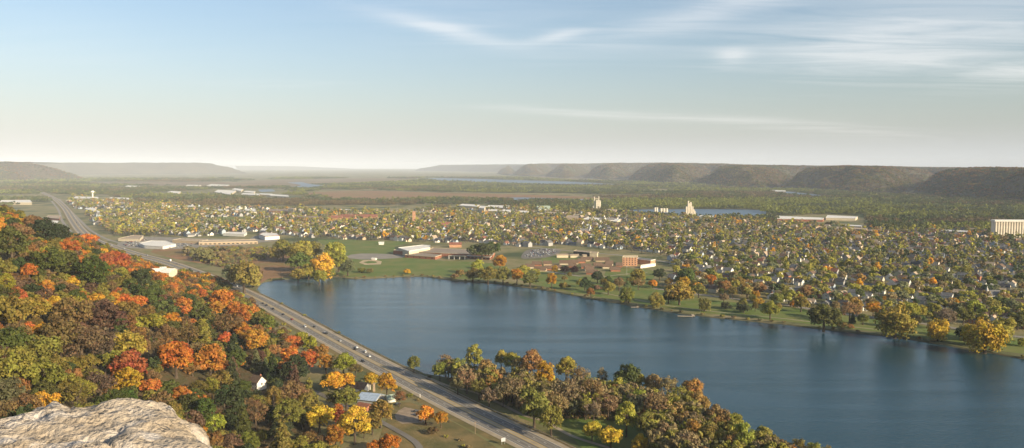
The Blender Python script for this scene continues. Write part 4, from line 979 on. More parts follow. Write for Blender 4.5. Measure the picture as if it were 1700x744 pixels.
# ---- houses
def house_meshes(w_, d_, h_, rise, L=False):
    wb = MB(); wb.box(-w_ / 2, w_ / 2, -d_ / 2, d_ / 2, 0, h_, bottom=False)
    for x in (-w_ / 2, w_ / 2): wb.face([(x, -d_ / 2, h_), (x, d_ / 2, h_), (x, 0, h_ + rise)])
    rb = MB(); rb.gable(-w_ / 2, w_ / 2, -d_ / 2, d_ / 2, h_, rise, .5)
    if L:
        q = w_ * .24; wb.box(-q, q, -d_ / 2 - 3.2, -d_ / 2 - .02, 0, h_ * .75, bottom=False)
        wb.face([(-q, -d_ / 2 - 3.2, h_ * .75), (q, -d_ / 2 - 3.2, h_ * .75), (0, -d_ / 2 - 3.2, h_ * .75 + rise * .6)])
        for sg in (-1, 1): rb.face([(0, -d_ / 2 - 3.6, h_ * .75 + rise * .6 + .2), (0, 0, h_ * .75 + rise * .6 + .2), (sg * (q + .4), 0, h_ * .75 + .1), (sg * (q + .4), -d_ / 2 - 3.6, h_ * .75 + .1)][::sg])
    return wb, rb
HOUSES = []
hkinds = [(11, 8.5, 5.2, 3.2, False), (13, 8, 3.2, 2.2, False), (9, 8, 5.8, 3.8, False), (12, 9, 5.4, 3.4, True), (10, 7.5, 3.4, 3.0, True)]
hmeshes = []
for i, kd in enumerate(hkinds):
    wb, rb = house_meshes(*kd); hmeshes.append((wb, rb, kd))
WALLS = [('white', WHT, 9), ('cream', CRM, 3), ('pale grey', GRY, 2), ('pale blue', BLU, 1), ('tan', TAN, 1.5), ('yellow', YEL, 1), ('brick', BRK, 1)]
ROOFS = [('grey', RG, 5), ('brown', RB, 4), ('dark', RD_, 4), ('reddish', RR, .8), ('pale', RT, 1.5)]
MC = {}
def house_mesh(i, part, mat):
    k = (i, part, mat.name)
    if k not in MC: MC[k] = hmeshes[i][part].mesh('house_' + ('wall', 'roof')[part], mat)
    return MC[k]
def win_mesh(i):
    if ('w', i) not in MC:
        b = MB(); b.box(-.55, .55, -.05, .05, 0, 1.4, 0); b.box(-.7, .7, -.03, .03, -.15, 1.55, 1); MC[('w', i)] = b.mesh('window', [GLS, WINF])
    return MC[('w', i)]
def house(x, y, rz, rich=False, region='town', label=None, z=0, kind=None, wall=None, roof=None, sc=1):
    i = random.randrange(5) if kind is None else kind
    wn, wm, _ = random.choices(WALLS, [q[2] for q in WALLS])[0] if wall is None else wall
    rn, rm, _ = random.choices(ROOFS, [q[2] for q in ROOFS])[0] if roof is None else roof
    root = empty('house', (x, y, z), rz, (sc, sc, sc))
    add('wall', house_mesh(i, 0, wm), root); rf = add('roof', house_mesh(i, 1, rm), root)
    w_, d_, h_, rise, L_ = hkinds[i]
    if rich:
        cb = MB(); cb.box(-.45, .45, -.45, .45, 0, 2.6); c = cb.obj('chimney', BRK, rf, (w_ * .22, d_ * .12, h_ + rise * .6))
        for sx in (-1, 0, 1):
            for zz in ((1.0,) if h_ < 4 else (1.0, 3.5)):
                for sy in (-1, 1):
                    if L_ and sy < 0 and sx == 0: continue
                    add('window', win_mesh(0), root, (sx * w_ * .3, sy * (d_ / 2 + .04), zz))
        for sx in (-1, 1): add('window', win_mesh(0), root, (sx * (w_ / 2 + .04), 0, 1.1 if h_ < 4 else 3.5), math.pi / 2)
    HOUSES.append(dict(o=root, x=x, y=y, wall=wn, roof=rn, h=h_, L=L_, region=region, label=label))
    return root

# ---- named buildings from roof outlines (each corner is where the roof edge stands at height h)
NB = []
def pbld(name, pxs, h, wall, roof, label, cat='building', band=None, base=0.0, group=None, wins=None):
    P = [G(px, py, base + h) for px, py in pxs]
    a = sum(P[i][0] * P[(i + 1) % len(P)][1] - P[(i + 1) % len(P)][0] * P[i][1] for i in range(len(P)))
    if a < 0: P = P[::-1]
    cx = sum(p[0] for p in P) / len(P); cy_ = sum(p[1] for p in P) / len(P); rad = max(math.hypot(p[0] - cx, p[1] - cy_) for p in P)
    root = empty(name, (cx, cy_, base)); tag(root, label, cat, group)
    Q = [(p[0] - cx, p[1] - cy_) for p in P]
    m_ = MB(); n = len(Q)
    for i in range(n):
        p, q = Q[i], Q[(i + 1) % n]; m_.face([(*p, 0), (*q, 0), (*q, h), (*p, h)])
    m_.obj('wall', wall, root)
    r_ = MB(); r_.face([(*p, h - .35) for p in Q]); r_.obj('roof', roof, root)
    if band is not None:
        c = MB(); bt = max(.5, h * .09)
        for i in range(n):
            p, q = Q[i], Q[(i + 1) % n]; L_ = math.hypot(q[0] - p[0], q[1] - p[1]) + 1e-6; nx_, ny_ = (q[1] - p[1]) / L_ * .35, -(q[0] - p[0]) / L_ * .35
            o = [(p[0] + nx_, p[1] + ny_), (q[0] + nx_, q[1] + ny_)]; ii_ = [(p[0] - nx_, p[1] - ny_), (q[0] - nx_, q[1] - ny_)]
            c.face([(*o[0], h - bt), (*o[1], h - bt), (*o[1], h + .3), (*o[0], h + .3)]); c.face([(*o[0], h + .3), (*o[1], h + .3), (*ii_[1], h + .3), (*ii_[0], h + .3)])
            c.face([(*ii_[1], h - .3), (*ii_[0], h - .3), (*ii_[0], h + .3), (*ii_[1], h + .3)])
        c.obj('cornice', band, root)
    if wins:   # rows of window openings on the walls that face the camera
        sp, ww, wh, zs = wins; cnt = 0
        wm = MB(); wm.box(-ww / 2, ww / 2, -.12, .06, 0, wh, 0); wme = wm.mesh('window', GLS)
        for i in range(n):
            p, q = Q[i], Q[(i + 1) % n]; L_ = math.hypot(q[0] - p[0], q[1] - p[1]) + 1e-6; nx_, ny_ = (q[1] - p[1]) / L_, -(q[0] - p[0]) / L_
            mx, my = (p[0] + q[0]) / 2 + cx, (p[1] + q[1]) / 2 + cy_
            if -(nx_ * mx + ny_ * my) < 0: continue
            k = int(L_ / sp)
            for z in zs:
                for j in range(k):
                    if cnt > 90: break
                    t = (j + .5) / k; cnt += 1
                    add('window', wme, root, (p[0] + (q[0] - p[0]) * t + nx_ * .05, p[1] + (q[1] - p[1]) * t + ny_ * .05, z), math.atan2(q[1] - p[1], q[0] - p[0]))
    BLD.append((cx, cy_, rad * .92 + 4)); NB.append(root); return root, Q, (cx, cy_)
def sbld(name, px, py, wpx, hpx, dep, rot, wall, roof, label, cat='building', gable=None, band=None, wins=None):
    """building by base centre, width and height as seen"""
    x, y = G(px, py); k = math.hypot(y, CAMZ) / FPX; w_ = wpx * k; h = hpx * k
    root = empty(name, (x, y, 0), rot); tag(root, label, cat)
    m_ = MB(); m_.box(-w_ / 2, w_ / 2, 0, dep, 0, h, bottom=False)
    if gable:
        for xx in (-w_ / 2, w_ / 2): m_.face([(xx, 0, h), (xx, dep, h), (xx, dep / 2, h + gable)])
    m_.obj('wall', wall, root)
    r_ = MB()
    if gable: r_.gable(-w_ / 2, w_ / 2, 0, dep, h, gable, .8, .3)
    else: r_.box(-w_ / 2 - .4, w_ / 2 + .4, -.4, dep + .4, h + .01, h + .7)
    r_.obj('roof', roof, root)
    if wins:
        sp, ww, wh, zs = wins; wm = MB(); wm.box(-ww / 2, ww / 2, -.06, .1, 0, wh); wme = wm.mesh('window', GLS)
        for z in zs:
            for j in range(min(40, int(w_ / sp))): add('window', wme, root, (-w_ / 2 + (j + .5) * w_ / int(w_ / sp), -.03, z))
    BLD.append((x, y + dep / 2 * math.cos(rot), max(w_, dep) * .55 + 3)); NB.append(root); return root, w_, h

# lakeside school
pbld('school_building', [(688, 417.5), (719, 411.5), (772, 414), (822, 416.5), (818, 423.5), (775, 421.5), (733, 420)], 7.0, BRK, RGV, 'low brick school with a wide flat gravel roof beside the ball field', 'school', CRM)
r_, Q, c0 = NB[-1], None, None
SCH = NB[-1]
# three dark bays framed by white columns on the lake front
bx0 = np.array(G(745.5, 430)); bx1 = np.array(G(772, 431)); dv = (bx1 - bx0) / np.linalg.norm(bx1 - bx0); LL = np.linalg.norm(bx1 - bx0); ang = math.atan2(dv[1], dv[0])
pt = empty('school_portico', (bx0[0], bx0[1] - 3, 0), ang); tag(pt, 'dark open bays between white columns on the front of the brick school', 'portico')
for i in range(4): b = MB(); b.box(-.6, .6, -.6, .6, 0, 6.0); b.obj('column', WHT, pt, (LL * i / 3, 0, 0))
b = MB(); b.box(-1, LL + 1, -1, 5, 6.01, 7.0); b.obj('lintel', CRM, pt)
for i in range(3): b = MB(); b.box(.7, LL / 3 - .7, 3.0, 3.4, 0, 5.9); b.obj('window', GLS, pt, (LL * i / 3, 0, 0))
pbld('gymnasium', [(661, 411.3), (702, 406.6), (714, 407.2), (714, 411), (679, 417)], 11.5, CRM, RW, 'tall cream-walled gymnasium block at the left end of the brick school', 'gymnasium', WHT)
pbld('school_wing', [(653, 415.2), (664, 412.8), (690, 417.6), (687, 418.2)], 8.0, BRK, RGV, 'short brick school wing with cream edge at the far left of the school', 'building', CRM)
pbld('school_wing', [(672, 423), (689, 418.4), (733, 423), (722.5, 426.4)], 5.5, BRK, RGV, 'lowest brick school wing, standing in front of the gymnasium', 'building', CRM, wins=(14, 2, 1.8, (1.5,)))
pbld('school_wing', [(775, 424.4), (782, 422.6), (818, 424), (813, 427.5)], 5.0, BRK, RGV, 'brick school wing with white edge at the right end of the school', 'building', WHT, wins=(9, 5, 2.0, (1.4,)))
sbld('house', 756, 411, 20, 5, 14, .05, LBR, RR, 'brick house with red roof right behind the lakeside school', 'house', gable=4)
sbld('shed', 633, 406.5, 8, 3.5, 9, .1, WHT, RW, 'small white shed by the ball courts left of the school', 'shed', gable=1.5)
sbld('shed', 620, 432, 7, 2.6, 6, -.3, WHT, RW, 'small white dugout shed beside the ball diamond', 'shed', gable=1.0)
# brick block, wings, long glass hall
pbld('brick_block', [(1033.5, 426.0), (1036, 424.4), (1058.5, 424.2), (1057, 426.2)], 16.5, LBR, RGV, 'four-storey orange brick block lit by sun above the lakeside lawn', 'building', CRM, wins=(4.2, 1.6, 2.1, (1.6, 5.4, 9.2, 13)))
pbld('brick_wing', [(1057, 430), (1060, 428), (1088, 430.8), (1080, 432)], 9, LBR, RG, 'grey-roofed brick wing right of the four-storey brick block', 'building', WHT)
pbld('low_annex', [(1063.5, 441.3), (1087, 438.0), (1088.5, 437.0), (1066, 439.8)], 4.5, WHT, RG, 'low white annex below the grey-roofed brick wing', 'building', WHT)
pbld('glass_hall', [(952, 416.8), (957, 414.8), (994, 418.6), (990, 420.3)], 7, GLS, RT, 'long hall with pale flat roof and dark glass side behind the retirement home', 'building', CRM)
pbld('entrance_block', [(979, 419.4), (981, 418), (993, 418.6), (991.5, 420)], 8.5, CRM, RT, 'square cream entrance block at the right end of the glass hall', 'building', CRM)
for (a, b, c, d, lb) in ((934, 428, 19, 4.5, 'low cream building with tan roof right of the car park, left of three'), (954, 428, 14, 4, 'low cream building with tan roof right of the car park, middle of three'), (971, 429, 6, 4.5, 'tiny cream building with tan roof right of the car park')):
    sbld('cottage', a, b, c, d, 14, .05, CRM, RT, lb, 'building', gable=1.5)
ret = [(891,442,15,0),(909,441,13,.1),(896,451,20,-.1),(914,449,16,.1),(938,440,18,.0),(953,439,14,.1),(966,437,12,.2),(973,446,16,0),(993,444,14,.1),(1008,446,15,0),(1022,451,16,.1),(982,456,18,-.1),(924,448,14,0),(979,450,14,.2),(1012,441,12,.1),(880,446,14,.1),(1000,435,22,0),(975,434,20,.1),(950,445,12,0),(1028,444,10,0)]
pl_ = ['first','second','third','fourth','fifth','sixth','seventh','eighth','ninth','tenth','eleventh','twelfth','thirteenth','fourteenth','fifteenth','sixteenth','seventeenth','eighteenth','nineteenth','twentieth']
order = {i: k for k, i in enumerate(sorted(range(len(ret)), key=lambda i: ret[i][0]))}
for i, (a, b, c, d) in enumerate(ret):
    sbld('cottage', a, b, c, 3.2, 13, d - .1, random.choice([BRK, CRM, TAN]), RB, 'brown-roofed unit of the lakeside retirement home, %s from the left' % pl_[order[i]], 'cottage', gable=4.2)
# left commercial strip
pbld('store_building', [(231, 403.5), (252, 399.5), (276, 400), (292, 405), (270, 409.5), (240, 407.5)], 6, WHT, RW, 'wide store with a bright white flat roof at the highway bend', 'store', WHT)
pbld('strip_mall', [(330, 402.5), (332, 399.5), (425, 397.4), (428, 400.6)], 6, TAN, RT, 'long pinkish-tan strip mall right of the white-roofed store', 'store', CRM, wins=(9, 5, 2.2, (1,)))
pbld('strip_mall', [(286, 398.6), (300, 396), (345, 398), (335, 400.6)], 6, TAN, RT, 'tan strip mall building directly behind the white-roofed store', 'store', CRM)
pbld('store_building', [(196, 396), (222, 390.5), (238, 391), (232, 397)], 6, CRM, RT, 'tan-roofed store behind the left end of the car lot', 'store', CRM)
pbld('store_building', [(430, 389), (437, 386), (460, 387), (464, 391), (440, 392.5)], 9, WHT, RW, 'white store with sloping red-trimmed front beside the marsh', 'store', RR)
pbld('store_building', [(432, 382.5), (436, 379.5), (452, 380.5), (450, 384)], 8, WHT, RW, 'small white flat-roofed building behind the red-trimmed store', 'store', WHT)
pbld('store_building', [(370, 387.5), (380, 385), (410, 386), (405, 389)], 6, WHT, RW, 'white roof of a store behind the strip mall', 'store', WHT)
pbld('store_building', [(0, 335.5), (2, 332.5), (50, 332), (53, 336)], 12, CRM, RW, 'long low store with white roof at the left edge of the valley', 'store', WHT)
pbld('store_building', [(58, 370), (64, 366), (97, 366.5), (95, 370.5)], 7, GLS, RW, 'white-roofed glass-fronted store between the bluff woods and the highway', 'store', WHT)
pbld('store_building', [(76, 361), (80, 357.5), (100, 358), (98, 363)], 7, BRK, RT, 'tan-roofed brick store beside the highway above the glass-fronted store', 'store', CRM)
pbld('factory_building', [(120, 329), (128, 326.3), (163, 327), (162, 330)], 9, CRM, RW, 'long white factory at the foot of the water tower', 'factory', WHT)
pbld('factory_building', [(179, 329.5), (186, 327.5), (220, 329), (216, 332)], 9, LBR, RW, 'white-roofed brick factory right of the water tower', 'factory', WHT)
for i, (q, lb) in enumerate([([(140,347),(150,344.5),(160,346),(155,350)], 'small cream store on the far side of the highway, left of two'), ([(156,351),(166,349),(172,351),(165,354.5)], 'small cream store on the far side of the highway, right of two'), ([(163,359.5),(172,356.5),(180,359),(172,362)], 'white-roofed store nearest the frontage road')]):
    pbld('store_building', q, 6, CRM, RW, lb, 'store', WHT)
ind = [([(343,308.5),(350,305.8),(381,307),(376,310)],'far left'),([(356,318.5),(362,315),(392,316.5),(382,323)],'big lower left'),([(385,314.5),(390,312.5),(404,314),(400,317)],'small middle'),([(400,322.6),(404,320.5),(432,321.5),(430,324)],'lower middle'),([(404,318.6),(408,316.8),(424,317.6),(421,320.2)],'upper middle'),([(428,322.5),(432,320.8),(452,321.8),(450,323.8)],'right middle'),([(448,324.8),(452,322.3),(478,324),(480,326.6)],'far right'),([(207,310),(212,308),(232,309),(230,311)],'isolated far left'),([(278,319),(284,317),(300,318),(296,321)],'isolated lower left'),([(308,308.3),(312,306.8),(334,307.3),(330,309)],'upper left')]
for q, lb in ind: pbld('warehouse', q, 9, CRM, RW, 'white-roofed industrial building, %s one of the far industrial park' % lb, 'warehouse', WHT)
for q, lb in [([(304,343),(312,341),(325,342),(322,345)],'left'),([(350,348.5),(356,347),(380,348),(376,350.5)],'middle'),([(384,348.5),(388,346.5),(424,347),(425,351)],'right')]: pbld('warehouse', q, 7, CRM, RW, 'cream low warehouse in the left part of town, %s of three' % lb, 'warehouse', WHT)
# college and institutions
pbld('brick_hall', [(446, 350), (450, 347), (480, 348), (478, 351)], 14, LBR, RGV, 'broad brick hall with lighter tower block, left of the red-roofed college', 'hall', LBR, wins=(6, 2, 2, (2.5, 6.5, 10.5)))
pbld('brick_tower_block', [(478, 346.5), (480, 345), (488, 345.6), (487, 347.6)], 24, CRM, RGV, 'pale tower block at the right end of the broad brick hall', 'tower block', CRM, wins=(5, 2, 2, (3, 7, 11, 15, 19)))
pbld('brick_hall', [(490, 360), (494, 358), (528, 359), (526, 361.6)], 12, LBR, RGV, 'flat-roofed brick hall between the tower block and the red-roofed college', 'hall', LBR, wins=(6, 2, 2, (2.5, 6.5)))
pbld('long_hall', [(452, 370), (456, 368), (505, 368.5), (503, 371)], 6, TAN, RT, 'long low tan hall in front of the brick halls', 'hall', CRM)
for a, b, c, h_, lb in ((557,369,22,7,'leftmost'),(576,368,26,8,'second'),(596,367,16,7,'third'),(614,368,22,8,'rightmost')): sbld('college_hall', a, b, c, h_, 22, random.uniform(-.3, .2), LBR, RR, 'cream brick college hall with red tiled roof, %s of four' % lb, 'hall', gable=7, wins=(6, 2, 2, (2, 6)))
sbld('college_hall', 728, 376, 42, 3.5, 20, .1, LBR, RR, 'long hall with red roof right of the slender brick tower', 'hall', gable=6)
tb, w_, h_ = sbld('brick_tower', 687, 373, 4.6, 22, 9, 0, LBR, RT, 'slender brick bell tower rising over the middle of town', 'tower')
for q, h_, lb in [([(636,351),(640,349.5),(682,350),(680,352)],7,'long cream block left of the slender brick tower'),([(704,353),(708,351),(724,352),(722,355)],9,'cream block right of the slender brick tower'),([(560,348.6),(566,347),(585,348),(582,350)],7,'white-roofed block behind the college'),
  ([(762,341),(768,338.5),(796,340),(792,343)],8,'white factory at the left end of the riverside row'),([(795,345),(798,341.5),(806,342),(804,346)],22,'tall white block of the riverside factory'),([(806,343.5),(812,340.5),(846,341.5),(843,345.5)],9,'broad white factory left of the green-roofed hall'),([(810,350),(816,347.5),(850,348.5),(846,351.5)],8,'low white factory in front of the riverside row'),
  ([(850,352),(856,349.5),(878,350),(876,353)],9,'white factory just left of the green-roofed hall'),([(904,354),(910,351.8),(934,352.5),(932,355)],9,'cream block below the green-roofed hall'),([(938,354.5),(941,352),(953,352.6),(952,355)],11,'small cream block right of the green-roofed hall'),([(938,361),(943,357.2),(961,357.8),(961,361.5)],16,'big tan windowless block in the middle of town'),
  ([(966,364),(976,361),(1000,362),(994,366)],9,'broad white-roofed block left of the downtown steeple'),([(1004,366),(1010,362.5),(1030,363.5),(1024,368)],9,'white-roofed block right of the downtown steeple'),([(1002,350),(1008,346.5),(1024,347.5),(1022,350.5)],12,'tan mill building right of the first grain elevator'),
  ([(1290,363),(1293,358.5),(1368,361.5),(1366,364.5)],8,'long white-roofed brick warehouse by the river bend'),([(1371,361.5),(1374,357.2),(1424,359.5),(1420,362.5)],8,'white warehouse right of the long riverside warehouse'),([(1363,378),(1366,375),(1440,378.5),(1438,381)],8,'long tan warehouse in front of the riverside warehouses'),([(1402,374.6),(1404,373),(1431,374),(1430,376)],10,'short white warehouse behind the long tan warehouse'),
  ([(1556,383),(1558,381),(1606,383),(1604,385)],8,'long white warehouse left of the big striped elevator'),([(1628,392.5),(1632,390.6),(1648,391),(1646,393.5)],7,'low white shed at the left foot of the big striped elevator'),([(1160,360),(1164,357.5),(1192,358.5),(1190,361)],8,'long white shed right of the tall grain elevator'),([(1278,317.5),(1281,315.6),(1304,316.2),(1303,318)],9,'white building at the foot of the river bluffs')]:
    pbld('block_building', q, h_, BRK if 'brick' in lb else (TAN if 'tan' in lb else CRM), RW if 'white' in lb else RT, lb + ', flat roof' if len(lb.split()) < 6 else lb, 'warehouse' if 'warehouse' in lb or 'factory' in lb else 'building', WHT if 'white' in lb else None)
sbld('market_hall', 904, 352.5, 22, 5, 40, .2, WHT, RGN, 'hall with pale green gabled roof and white end wall near the river', 'hall', gable=12)
def church(px, py, wpx, hpx, stx, sth, label, rot=0, wall=WHT, roof=RG):
    root, w_, h_ = sbld('church', px, py, wpx, hpx, 11, rot, wall, roof, label, 'church', gable=5, wins=(3.4, 1.0, 2.4, (1.2,)))
    k = w_ / wpx; s = MB(); q = max(1.6, .10 * w_); s.box(-q, q, -q, q, 0, sth * k * .55); s.obj('tower', wall, root, (stx * w_ / 2, 3, 0))
    t = MB(); t.tube((0, 0, sth * k * .55), (0, 0, sth * k), q * 1.25, .05, 4); t.obj('spire', roof if roof != RG else WHT, root, (stx * w_ / 2, 3, 0.01), math.pi / 4)
church(1651, 497, 21, 8, -1.0, 22, 'white church with steeple at its left end behind the shore willows', TANG * .1)
church(972, 389, 18, 6, .9, 16, 'white church with steeple at its right end in the middle of town', .1)
church(1008, 371, 24, 6, -.4, 14, 'downtown church with small steeple among white roofs', 0)
sbld('block_building', 870, 405, 18, 6, 16, .1, CRM, RG, 'pale apartment block left above the crowded car park', 'building', gable=3, wins=(4, 1.6, 1.6, (1.2, 4)))
sbld('block_building', 886, 405, 12, 5, 14, .1, TAN, RG, 'smaller tan block right beside the pale apartment block', 'building', gable=2)

# water tower
x, y = G(154, 333); k = math.hypot(y, CAMZ) / FPX
wt = empty('water_tower', (x, y, 0)); tag(wt, 'white water tower with bulb top above the far left district', 'water tower')
b = MB(); b.tube((0, 0, 0), (0, 0, 6), 5.5, 3.6, 14); b.tube((0, 0, 6.01), (0, 0, 38), 3.6, 3.6, 14); b.obj('shaft', WHT, wt)
b = MB(); b.tube((0, 0, 36), (0, 0, 42), 3.7, 9, 18); b.dome((0, 0, 42.02), 9, 8, 18, 5); b.obj('tank', WHT, wt); BLD.append((x, y, 14))
# grain elevators
def silo_row(root, xs, r, h, y0=0, part='silo'):
    for xx in xs:
        b = MB(); b.tube((0, 0, 0), (0, 0, h), r, r, 14); b.obj(part, CONC, root, (xx, y0, 0))
x, y = G(990, 349.5); k = math.hypot(y, CAMZ) / FPX
e = empty('grain_elevator', (x, y, 0)); tag(e, 'slim pale grain elevator with two thin towers, left one by the river', 'grain elevator')
b = MB(); b.box(-1 * k, 6 * k, -6, 6, 0, 17 * k); b.obj('bin_block', CONC, e)
silo_row(e, [-.2 * k, 1.7 * k, 3.6 * k, 5.4 * k], 3.2, 16.5 * k, -6.5)
for xx, hh in ((-5.0, 8), (-3.4, 23), (4.0, 23.5)): b = MB(); b.box(-.75 * k, .75 * k, -2.4, 2.4, 0 if xx < 0 else 17 * k + .02, hh * k); b.obj('leg_tower', CONC, e, (xx * k, 0, 0))
b = MB(); b.box(-2.4 * k, 3.2 * k, -1.2, 1.2, 18.6 * k, 19.6 * k); b.obj('conveyor_bridge', CONC, e)
b = MB(); b.box(-9 * k, -1.1 * k, -8, 8, 0, 2.6 * k); b.obj('shed', WHT, e); BLD.append((x, y, 28))
x, y = G(1145, 360); k = math.hypot(y, CAMZ) / FPX
e = empty('grain_elevator', (x, y, 0)); tag(e, 'tall cream grain elevator with clustered silos right beside the river', 'grain elevator')
silo_row(e, [(-6 + 2.6 * i) * k for i in range(5)], 1.4 * k, 17 * k); silo_row(e, [(-4.7 + 2.6 * i) * k for i in range(4)], 1.4 * k, 17 * k, 2.4 * k)
b = MB(); b.box(-3.5 * k, 3.2 * k, -2, 6, 17 * k + .02, 22.5 * k); b.obj('head_house', CONC, e)
b = MB(); b.box(-3.4 * k, -1.4 * k, -1, 4, 22.5 * k + .02, 26.5 * k); b.obj('leg_tower', CONC, e)
b = MB(); b.box(.6 * k, 2.6 * k, -1, 4, 22.5 * k + .02, 24.6 * k); b.obj('leg_tower', CONC, e)
b = MB(); b.box(5.9 * k, 9.6 * k, -3, 8, 0, 9 * k); b.obj('annex', CONC, e)
b = MB(); b.box(5.9 * k + .03, 8.2 * k, -2, 6, 9 * k + .02, 12 * k); b.obj('annex_tower', CONC, e); BLD.append((x, y, 34))
for px, py, r, n, hp_, lb in ((1089, 353, 1.6, 2, 8.5, 'pair of small pale silos left of the tall grain elevator'), (1102, 352.5, 2.2, 3, 6.5, 'three squat pale silos between the small pair and the tall elevator')):
    x, y = G(px, py); k = math.hypot(y, CAMZ) / FPX; e = empty('silo_group', (x, y, 0)); tag(e, lb, 'silos')
    silo_row(e, [(i - (n - 1) / 2) * 2.1 * r * k for i in range(n)], r * k, hp_ * k); BLD.append((x, y, 16))
# the big striped elevator at the right edge
x, y = G(1649.5, 397); k = math.hypot(y, CAMZ) / FPX
e = empty('grain_elevator', (x, y, 0), R(-4)); tag(e, 'huge cream elevator of vertical silos under a flat top at the right edge', 'grain elevator')
nb_ = 23; r = 2.15 * k
for i in range(nb_):
    b = MB(); b.tube((0, 0, 0), (0, 0, 29 * k), r, r, 16, cap=False); b.obj('silo', CONC, e, (r + i * 2 * r * .985, 0, 0))
b = MB(); b.box(r * .3, nb_ * 2 * r * .985 - r * .3, .2, 5 * r, 0, 29 * k); b.obj('bin_block', CONC, e)
b = MB(); b.box(-.4 * k, nb_ * 2 * r * .985 + .4 * k, -1.25 * r, 5.1 * r, 29 * k + .02, 32 * k); b.obj('top_gallery', WHT, e)
b = MB(); b.box(2 * k, 20 * k, -3.4 * r, -1.1 * r, 0, 2.6 * k); b.obj('loading_shed', CRM, e)
for i in range(5): BLD.append((x + 25 * i, y + 4, 24))

# lodge of four white gabled roofs on the slope by the highway
lx_, ly_, lz = LODGE; print('LODGE', LODGE)
lg = empty('lodge', (lx_, ly_, lz), .25); tag(lg, 'cream lodge of several low white gabled roofs beside the highway below the bluff', 'lodge')
for (ox, oy, a, w1, d1) in ((-10, 2, 0.1, 22, 12), (9, 0, -.45, 20, 12), (-8, 20, .1, 22, 12), (10, 18, -.4, 20, 12), (-4, 36, .1, 16, 11)):
    b = MB(); b.box(-w1 / 2, w1 / 2, -d1 / 2, d1 / 2, -4, 3.2)
    for xx in (-w1 / 2, w1 / 2): b.face([(xx, -d1 / 2, 3.2), (xx, d1 / 2, 3.2), (xx, 0, 6.0)])
    b.obj('wall', CRM, lg, (ox, oy, 0), a)
    b = MB(); b.gable(-w1 / 2, w1 / 2, -d1 / 2, d1 / 2, 3.2, 2.8, .8, .3); b.obj('roof', RW, lg, (ox, oy, 0), a)
# houses below the overlook
p = HIT(428, 640, 3) or (*G(428, 640), 0)
hx = house(p[0], p[1], R(-35), True, 'valley', 'steep-gabled cream house among dark trees below the bright orange maples', z=p[2], kind=2, wall=('cream', WHT, 1), roof=('brown', RB, 1), sc=1.05)
p = (*G(583, 650), land(*G(583, 650)))
mb, w_, h_ = sbld('house', 583, 652, 44, 8, 12, -.28, WHT, RB, 'long white house with brown roof half hidden by the golden tree', 'house', gable=3.2, wins=(4.5, 1.2, 1.4, (1.2,)))
mb.location.z = land(mb.location.x, mb.location.y)
mb, w_, h_ = sbld('barn', 608, 671, 32, 7, 15, -.32, GRY, RBL, 'grey building with a pale blue metal roof near the highway', 'barn', gable=3.0); mb.location.z = land(mb.location.x, mb.location.y)
mb, w_, h_ = sbld('shed', 600, 682, 20, 6, 7, -.5, BRK, RR, 'small reddish-brown roofed shed in front of the blue-roofed building', 'shed', gable=2.0); mb.location.z = land(mb.location.x, mb.location.y)
mb, w_, h_ = sbld('shed', 651, 668, 13, 6, 6, .5, WHT, RGN, 'small white shed with pale green roof by the gravel yard', 'shed', gable=2.2)
x, y = G(621, 650); b = MB(); b.box(-.7, .7, -.7, .7, 0, 6.2, 0); b.box(-.95, .95, -.95, .95, 6.22, 6.6, 0); o = b.obj('stone_chimney', pmat('chimney_stone', (.5, .36, .24), .9, (.38, .27, .18), scale=.8), None, (x, y, land(x, y))); tag(o, 'free-standing tan stone chimney between the two golden trees by the highway', 'chimney')

# ---- town houses on their street grid
cand = []
for ia in range(-34, 14):
    for ib in range(0, 32):
        a0, b0 = ia * 118, 30 + ib * 96
        for side in (0, 1):
            for s in range(6):
                a = a0 + 14 + s * 18 + random.uniform(-2.5, 2.5); b = b0 + (20 if side == 0 else 72) + random.uniform(-3, 3)
                if random.random() < .05: continue
                cand.append((*T2W(a, b), side, s))
        for s in (0, 1):    # garages on the alley
            if random.random() < .75: cand.append((*T2W(a0 + random.uniform(15, 105), b0 + 46 + random.uniform(-5, 5)), 2, 0))
cx_ = np.array([c[0] for c in cand]); cy_ = np.array([c[1] for c in cand])
k = inside(TOWN, cx_, cy_) & ~blocked(cx_, cy_) & in_view(cx_, cy_, 0, 30)
oc = near_occ(cx_, cy_, .8, 5)
k &= ~oc
cand = [c for c, kk in zip(cand, k) if kk]
cand.sort(key=lambda c: math.hypot(c[0], c[1]))
NIND = 270
hp_pts, hp_rot, hp_ix, hp_s = [], [], [], []
# street trees and yard trees of the town are laid out first so that houses stay where crowns leave room
for i, (x, y, side, s) in enumerate(cand):
    rz = TANG + random.choice([0, 0, math.pi / 2]) + random.uniform(-.04, .04)
    if i < NIND:
        if side == 2:
            house(x, y, rz, False, 'town', kind=4, sc=.72, wall=random.choice([('white', WHT, 1), ('cream', CRM, 1)]))
        else: house(x, y, rz, i < 36, 'town', sc=random.uniform(.95, 1.2))
    else:
        hp_pts.append((x, y, 0)); hp_rot.append(rz); hp_ix.append(random.randrange(16)); q = random.uniform(1.1, 1.5) * (.72 if side == 2 else 1); hp_s.append((q, q, q))
prot = []
for i in range(16):
    kd = random.randrange(5); wb, rb, _ = hmeshes[kd]; mb = MB(); mb.v = wb.v + rb.v; mb.f = list(wb.f) + [tuple(j + len(wb.v) for j in f) for f in rb.f]; mb.m = [0] * len(wb.f) + [1] * len(rb.f)
    wm = random.choices(WALLS, [q[2] for q in WALLS])[0][1]; rm = random.choices(ROOFS, [q[2] for q in ROOFS])[0][1]; prot.append(mb.mesh('house', [wm, rm]))
